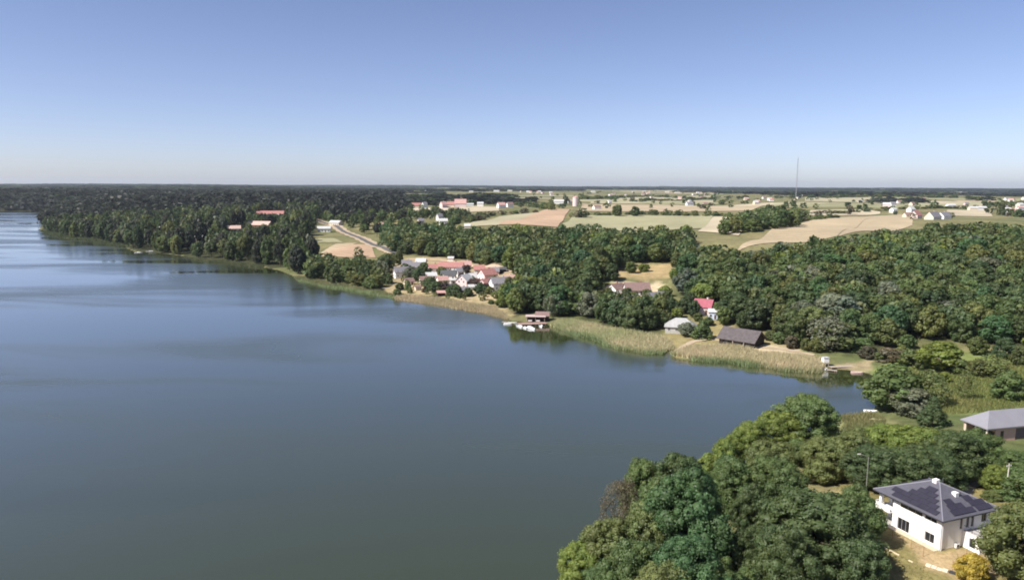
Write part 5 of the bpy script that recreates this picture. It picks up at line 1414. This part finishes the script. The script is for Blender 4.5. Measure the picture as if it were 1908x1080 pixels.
def size_word(t):
    return 'tall ' if t['H'] > 14.5 else 'small ' if t['H'] < 7.5 else ''
def where(t):
    x, y = project(t['x'], t['y'], t['z'] + t['H'] * 0.6); g = t['region']
    if g == 'hill':
        c = 'above the red house' if x < 1360 else 'above the barn' if x < 1450 else 'above the jetty' if x < 1600 else 'behind the inlet' if x < 1740 else 'at the right edge'
        v = (y - (470 if x < 1500 else 440)) / (150.0)
        return ('on the upper edge' if v < 0.2 else 'in the middle' if v < 0.65 else 'at the foot') + ' of the hillside wood ' + c
    if g == 'mid':
        c = 'behind the village' if x < 860 else 'right of the village' if x < 960 else 'behind the dock' if x < 1080 else 'left of the dry slope' if x < 1180 else 'above the dry slope'
        return ('on the far edge' if y < 440 else 'in the middle' if y < 500 else 'at the lakeside end') + ' of the wood ' + c
    if g == 'front':
        return 'behind the reed bed ' + ('nearest the dock' if x < 1130 else 'in mid row' if x < 1190 else 'nearest the boathouse')
    if g == 'left':
        c = 'at the far left point' if x < 190 else 'by the moored boats' if x < 330 else 'below the beige roof' if x < 480 else 'left of the road field' if x < 590 else 'between road field and village'
        return ('at the waterline ' if y > 470 + (x - 400) * 0.12 else 'on the wooded bank ') + c
    if g == 'village':
        return 'in the lakeside village gardens, ' + ('left end' if x < 780 else 'left of the dark roof' if x < 820 else 'before the pink house' if x < 880 else 'right end')
    if g == 'yard': return 'between boathouse and red house' if x < 1345 else 'behind the barn' if x < 1400 else 'on the bank right of the barn'
    if g == 'meadow': return 'on the meadow by the inlet' if x < 1700 else 'on the meadow left of the grey roof' if x < 1800 else 'on the meadow at the right edge'
    if g == 'slope': return 'in the gardens below the dry slope'
    if g == 'town': return 'below the far red-roofed village ' + ('near the road' if x < 700 else 'left of the white pair' if x < 810 else 'right of the white pair')
    c = 'left of the silo' if x < 1060 else 'behind the green field' if x < 1320 else 'in the big copse' if 1330 < x < 1492 and y > 400 else 'near the mast' if x < 1560 else 'near the farm' if x < 1800 else 'at the right edge'
    return 'among the far fields ' + c
def emit_tree(t):
    near = math.hypot(t['x'], t['y']) < 215
    lod = 'near' if near else 'mid'
    kind = t['kind']; i = t['p'] % (4 if (near and kind == 'broad') else 6 if kind == 'broad' else 3 if kind == 'tall' else 2)
    cm, tm = proto(lod, kind, i)
    nm = name_of(t)
    lab, grp = t['label'], t['group']
    if not lab:
        grp = REGIONS[t['region']][1]
        noun = dict(pine='pine', spruce='conifer', shrub='bush').get(kind, 'tree')
        lab = f"{size_word(t)}{WORD[t['hue']]} {noun} {where(t)}"
    e = thing(nm, lab, t['cat'] or ('shrub' if kind == 'shrub' else 'tree'), (t['x'], t['y'], t['z'] - 0.1), t['rz'], grp)
    el = sr.uniform(0.9, 1.12); sc = (t['W'] * el, t['W'] / el, t['H'])
    e.rotation_euler = (sr.normal() * 0.035, sr.normal() * 0.035, t['rz'])
    c = link('crown', cm, e, scale=sc)
    h = HUES[t['hue']]; j, k = (sr.uniform(1.1, 1.28), sr.normal() * 0.02) if t['region'] == 'near' else (sr.uniform(0.82, 1.28), sr.normal() * 0.06)
    c.color = (h[0] * j * (1 + k), h[1] * j, h[2] * j * (1 - k), 1)
    tr = link('trunk', tm, e, scale=sc)
for t in indiv: emit_tree(t)

def mass(name, label, items):
    """items: (x, y, z, W, H, kind, hue, tiny)"""
    Vs, Qs, Ts = [], [], []; off = 0
    for (x, y, z, W, H, kind, hue, tiny) in items:
        v, q_, T = low(kind, int(sr.integers(4)), tiny)
        a = sr.uniform(0, 6.28); c, s = math.cos(a), math.sin(a)
        w = np.empty_like(v)
        w[:, 0] = x + W * (c * v[:, 0] - s * v[:, 1]); w[:, 1] = y + W * (s * v[:, 0] + c * v[:, 1]); w[:, 2] = z - 0.2 + H * v[:, 2]
        h = np.array(HUES[hue]) * (sr.uniform(0.92, 1.08) if tiny else sr.uniform(0.82, 1.18))
        Vs.append(w); Qs.append(q_ + off); Ts.append(T * h); off += len(v)
    if not Vs: return
    o = link(name, fast_mesh(name, np.concatenate(Vs), np.concatenate(Qs), M_LEAFS, np.concatenate(Ts)))
    return tag(o, label, 'wood', kind='stuff')
def zz(x, y): return max(float(hz(x, y)), 0)
mass('woodland', 'remaining leafy crowns of the woods behind the shore', [(t['x'], t['y'], t['z'], t['W'], t['H'], t['kind'], t['hue'], math.hypot(t['x'], t['y']) > 1300) for t in rest])
mass('pine_forest', 'dark forest covering the land beyond the left shore', [(x, y, zz(x, y), W, H, k, h, ti) for (x, y, W, H, k, h, ti) in PINEBAG])
mass('distant_woods', 'woods and tree lines reaching to the horizon', [(x, y, zz(x, y), W, H, k, h, ti) for (x, y, W, H, k, h, ti) in FARBAG])
print('TREES', len(TREES), 'individual', counts, 'rest', len(rest), 'pine', len(PINEBAG), 'far', len(FARBAG))

# ------------------------------------------------------------------ reeds and meadow grass
def reeds(name, label, pts, dens, hr, cols, width=0.16, cat='reeds', green_edge=True):
    poly = hitpoly(pts); p = np.array(poly); lo, hi = p.min(0), p.max(0)
    n = int((hi - lo).prod() * dens * (1.5 if width >= 0.16 else 1.0))
    xy = sr.uniform(lo, hi, (n, 2))
    xy = xy[(seg_sdf(xy[:, 0], xy[:, 1], poly) + vnoise(xy[:, 0], xy[:, 1], 6, 3) * 1.5) > 0]
    n = len(xy); d = -seg_sdf(xy[:, 0], xy[:, 1], SHORE)
    z = np.maximum(hz(xy[:, 0], xy[:, 1]), -0.4)
    nz_ = vnoise(xy[:, 0], xy[:, 1], 9, 8) * 0.5 + 0.5
    h = sr.uniform(*hr, n) * (0.8 + 0.35 * nz_)
    a = sr.uniform(0, 6.28, n); w = width * sr.uniform(0.6, 1.5, n)
    dx, dy = np.cos(a) * w, np.sin(a) * w
    lean = sr.normal(size=(n, 2)) * 0.3 * h[:, None]
    b0 = np.stack([xy[:, 0] - dx, xy[:, 1] - dy, z - 0.1], 1); b1 = np.stack([xy[:, 0] + dx, xy[:, 1] + dy, z - 0.1], 1)
    tp = np.stack([xy[:, 0] + lean[:, 0], xy[:, 1] + lean[:, 1], z + h], 1)
    Vt = np.stack([b0, b1, tp], 1).reshape(-1, 3)
    c0, c1 = np.array(cols[0]), np.array(cols[1])
    m = np.clip(nz_ + sr.normal(size=n) * 0.2, 0, 1)[:, None]
    col = c0 * (1 - m) + c1 * m
    if green_edge:
        g = np.clip((1.5 + 3 * vnoise(xy[:, 0], xy[:, 1], 22, 12) - d) / 3, 0, 1)[:, None]
        col = col * (1 - g) + np.array((0.25, 0.31, 0.15)) * g
    col = col * sr.uniform(0.8, 1.2, (n, 1))
    o = link(name, fast_mesh(name, Vt, np.arange(n * 3).reshape(-1, 3), M_LEAFS, np.repeat(col, 3, 0)))
    return tag(o, label, cat, kind='stuff')
TANR = ((0.52, 0.465, 0.29), (0.40, 0.42, 0.22))
RD = 1.5
reeds('reed_bed', 'tan reed bed along the village shore', [(735, 558), (738, 549), (790, 552), (860, 563), (925, 573), (946, 590), (948, 598), (935, 592), (850, 575)], 7, (1.1, 1.9), ((0.52, 0.43, 0.28), (0.43, 0.39, 0.24)), green_edge=False)
reeds('reed_bed', 'green and tan reed bed between dock and sandy path', [(1024, 606), (1040, 599), (1080, 602), (1150, 616), (1240, 633), (1255, 642), (1257, 651), (1238, 661), (1200, 661), (1150, 651), (1100, 633), (1060, 620)], 8, (1.6, 2.5), TANR)
reeds('reed_bed', 'broad tan reed bed in front of the dark barn', [(1250, 662), (1290, 646), (1345, 646), (1420, 658), (1500, 668), (1530, 671), (1535, 697), (1460, 692), (1400, 683), (1350, 677), (1290, 674)], 9, (1.6, 2.5), ((0.57, 0.49, 0.32), (0.48, 0.44, 0.26)))
reeds('reed_bed', 'pale reed fringe left of the lakeside village', [(546, 515), (585, 520), (640, 530), (690, 540), (728, 548), (735, 558), (690, 548), (612, 536), (552, 524)], 5, (1.2, 2.0), ((0.3, 0.28, 0.15), (0.18, 0.2, 0.09)))
reeds('reed_bed', 'thin reed fringe along the wooded left shore', [(340, 479), (372, 482), (410, 486), (450, 491), (490, 496), (490, 499), (450, 495), (372, 486)], 3, (1.5, 2.5), ((0.15, 0.16, 0.085), (0.11, 0.13, 0.06)), 0.3, green_edge=False)
reeds('reed_bed', 'green reed fringe round the far left point', [(74, 430), (100, 434), (160, 444), (232, 457), (232, 462), (160, 449), (95, 439)], 1.5, (1.5, 3), ((0.11, 0.13, 0.065), (0.085, 0.11, 0.05)), 0.4, green_edge=False)
reeds('reed_bed', 'mixed reeds on the near side of the inlet', [(1566, 776), (1618, 769), (1655, 782), (1650, 815), (1560, 825)], 14, (0.8, 1.7), ((0.26, 0.24, 0.11), (0.15, 0.19, 0.07)), 0.09)
reeds('meadow_grass', 'tall green grass of the wet meadow beyond the inlet', [(1645, 735), (1660, 705), (1720, 672), (1908, 680), (2000, 700), (2000, 765), (1830, 770), (1700, 772)], 7, (0.6, 1.3), ((0.17, 0.2, 0.06), (0.24, 0.23, 0.09)), 0.13, 'grass', False)
reeds('garden_grass', 'uneven dry grass on the slope around the white house', [(1560, 900), (1640, 905), (1650, 990), (1640, 1012), (1730, 1064), (1740, 1100), (1500, 1100), (1540, 960)], 9, (0.12, 0.35), ((0.2, 0.19, 0.07), (0.13, 0.15, 0.05)), 0.05, 'grass', False)

# ------------------------------------------------------------------ haze
hzm = bpy.data.materials.new('haze'); hzm.use_nodes = True
nt = hzm.node_tree
for n in list(nt.nodes): nt.nodes.remove(n)
ho = nt.nodes.new('ShaderNodeOutputMaterial'); pv = nt.nodes.new('ShaderNodeVolumePrincipled')
pv.inputs['Color'].default_value = (0.76, 0.87, 1.0, 1); pv.inputs['Density'].default_value = 3.6e-5; pv.inputs['Anisotropy'].default_value = 0.2
nt.links.new(pv.outputs[0], ho.inputs['Volume'])
hb = MB().box(-17000, 17000, -17000, 17000, -6, top + 15)
o = link('haze', hb.mesh('haze', hzm)); tag(o, 'thin bluish haze over lake and land', kind='stuff')

print('TRIS', sum(len(p.vertices) - 2 for m_ in bpy.data.meshes for p in m_.polygons))
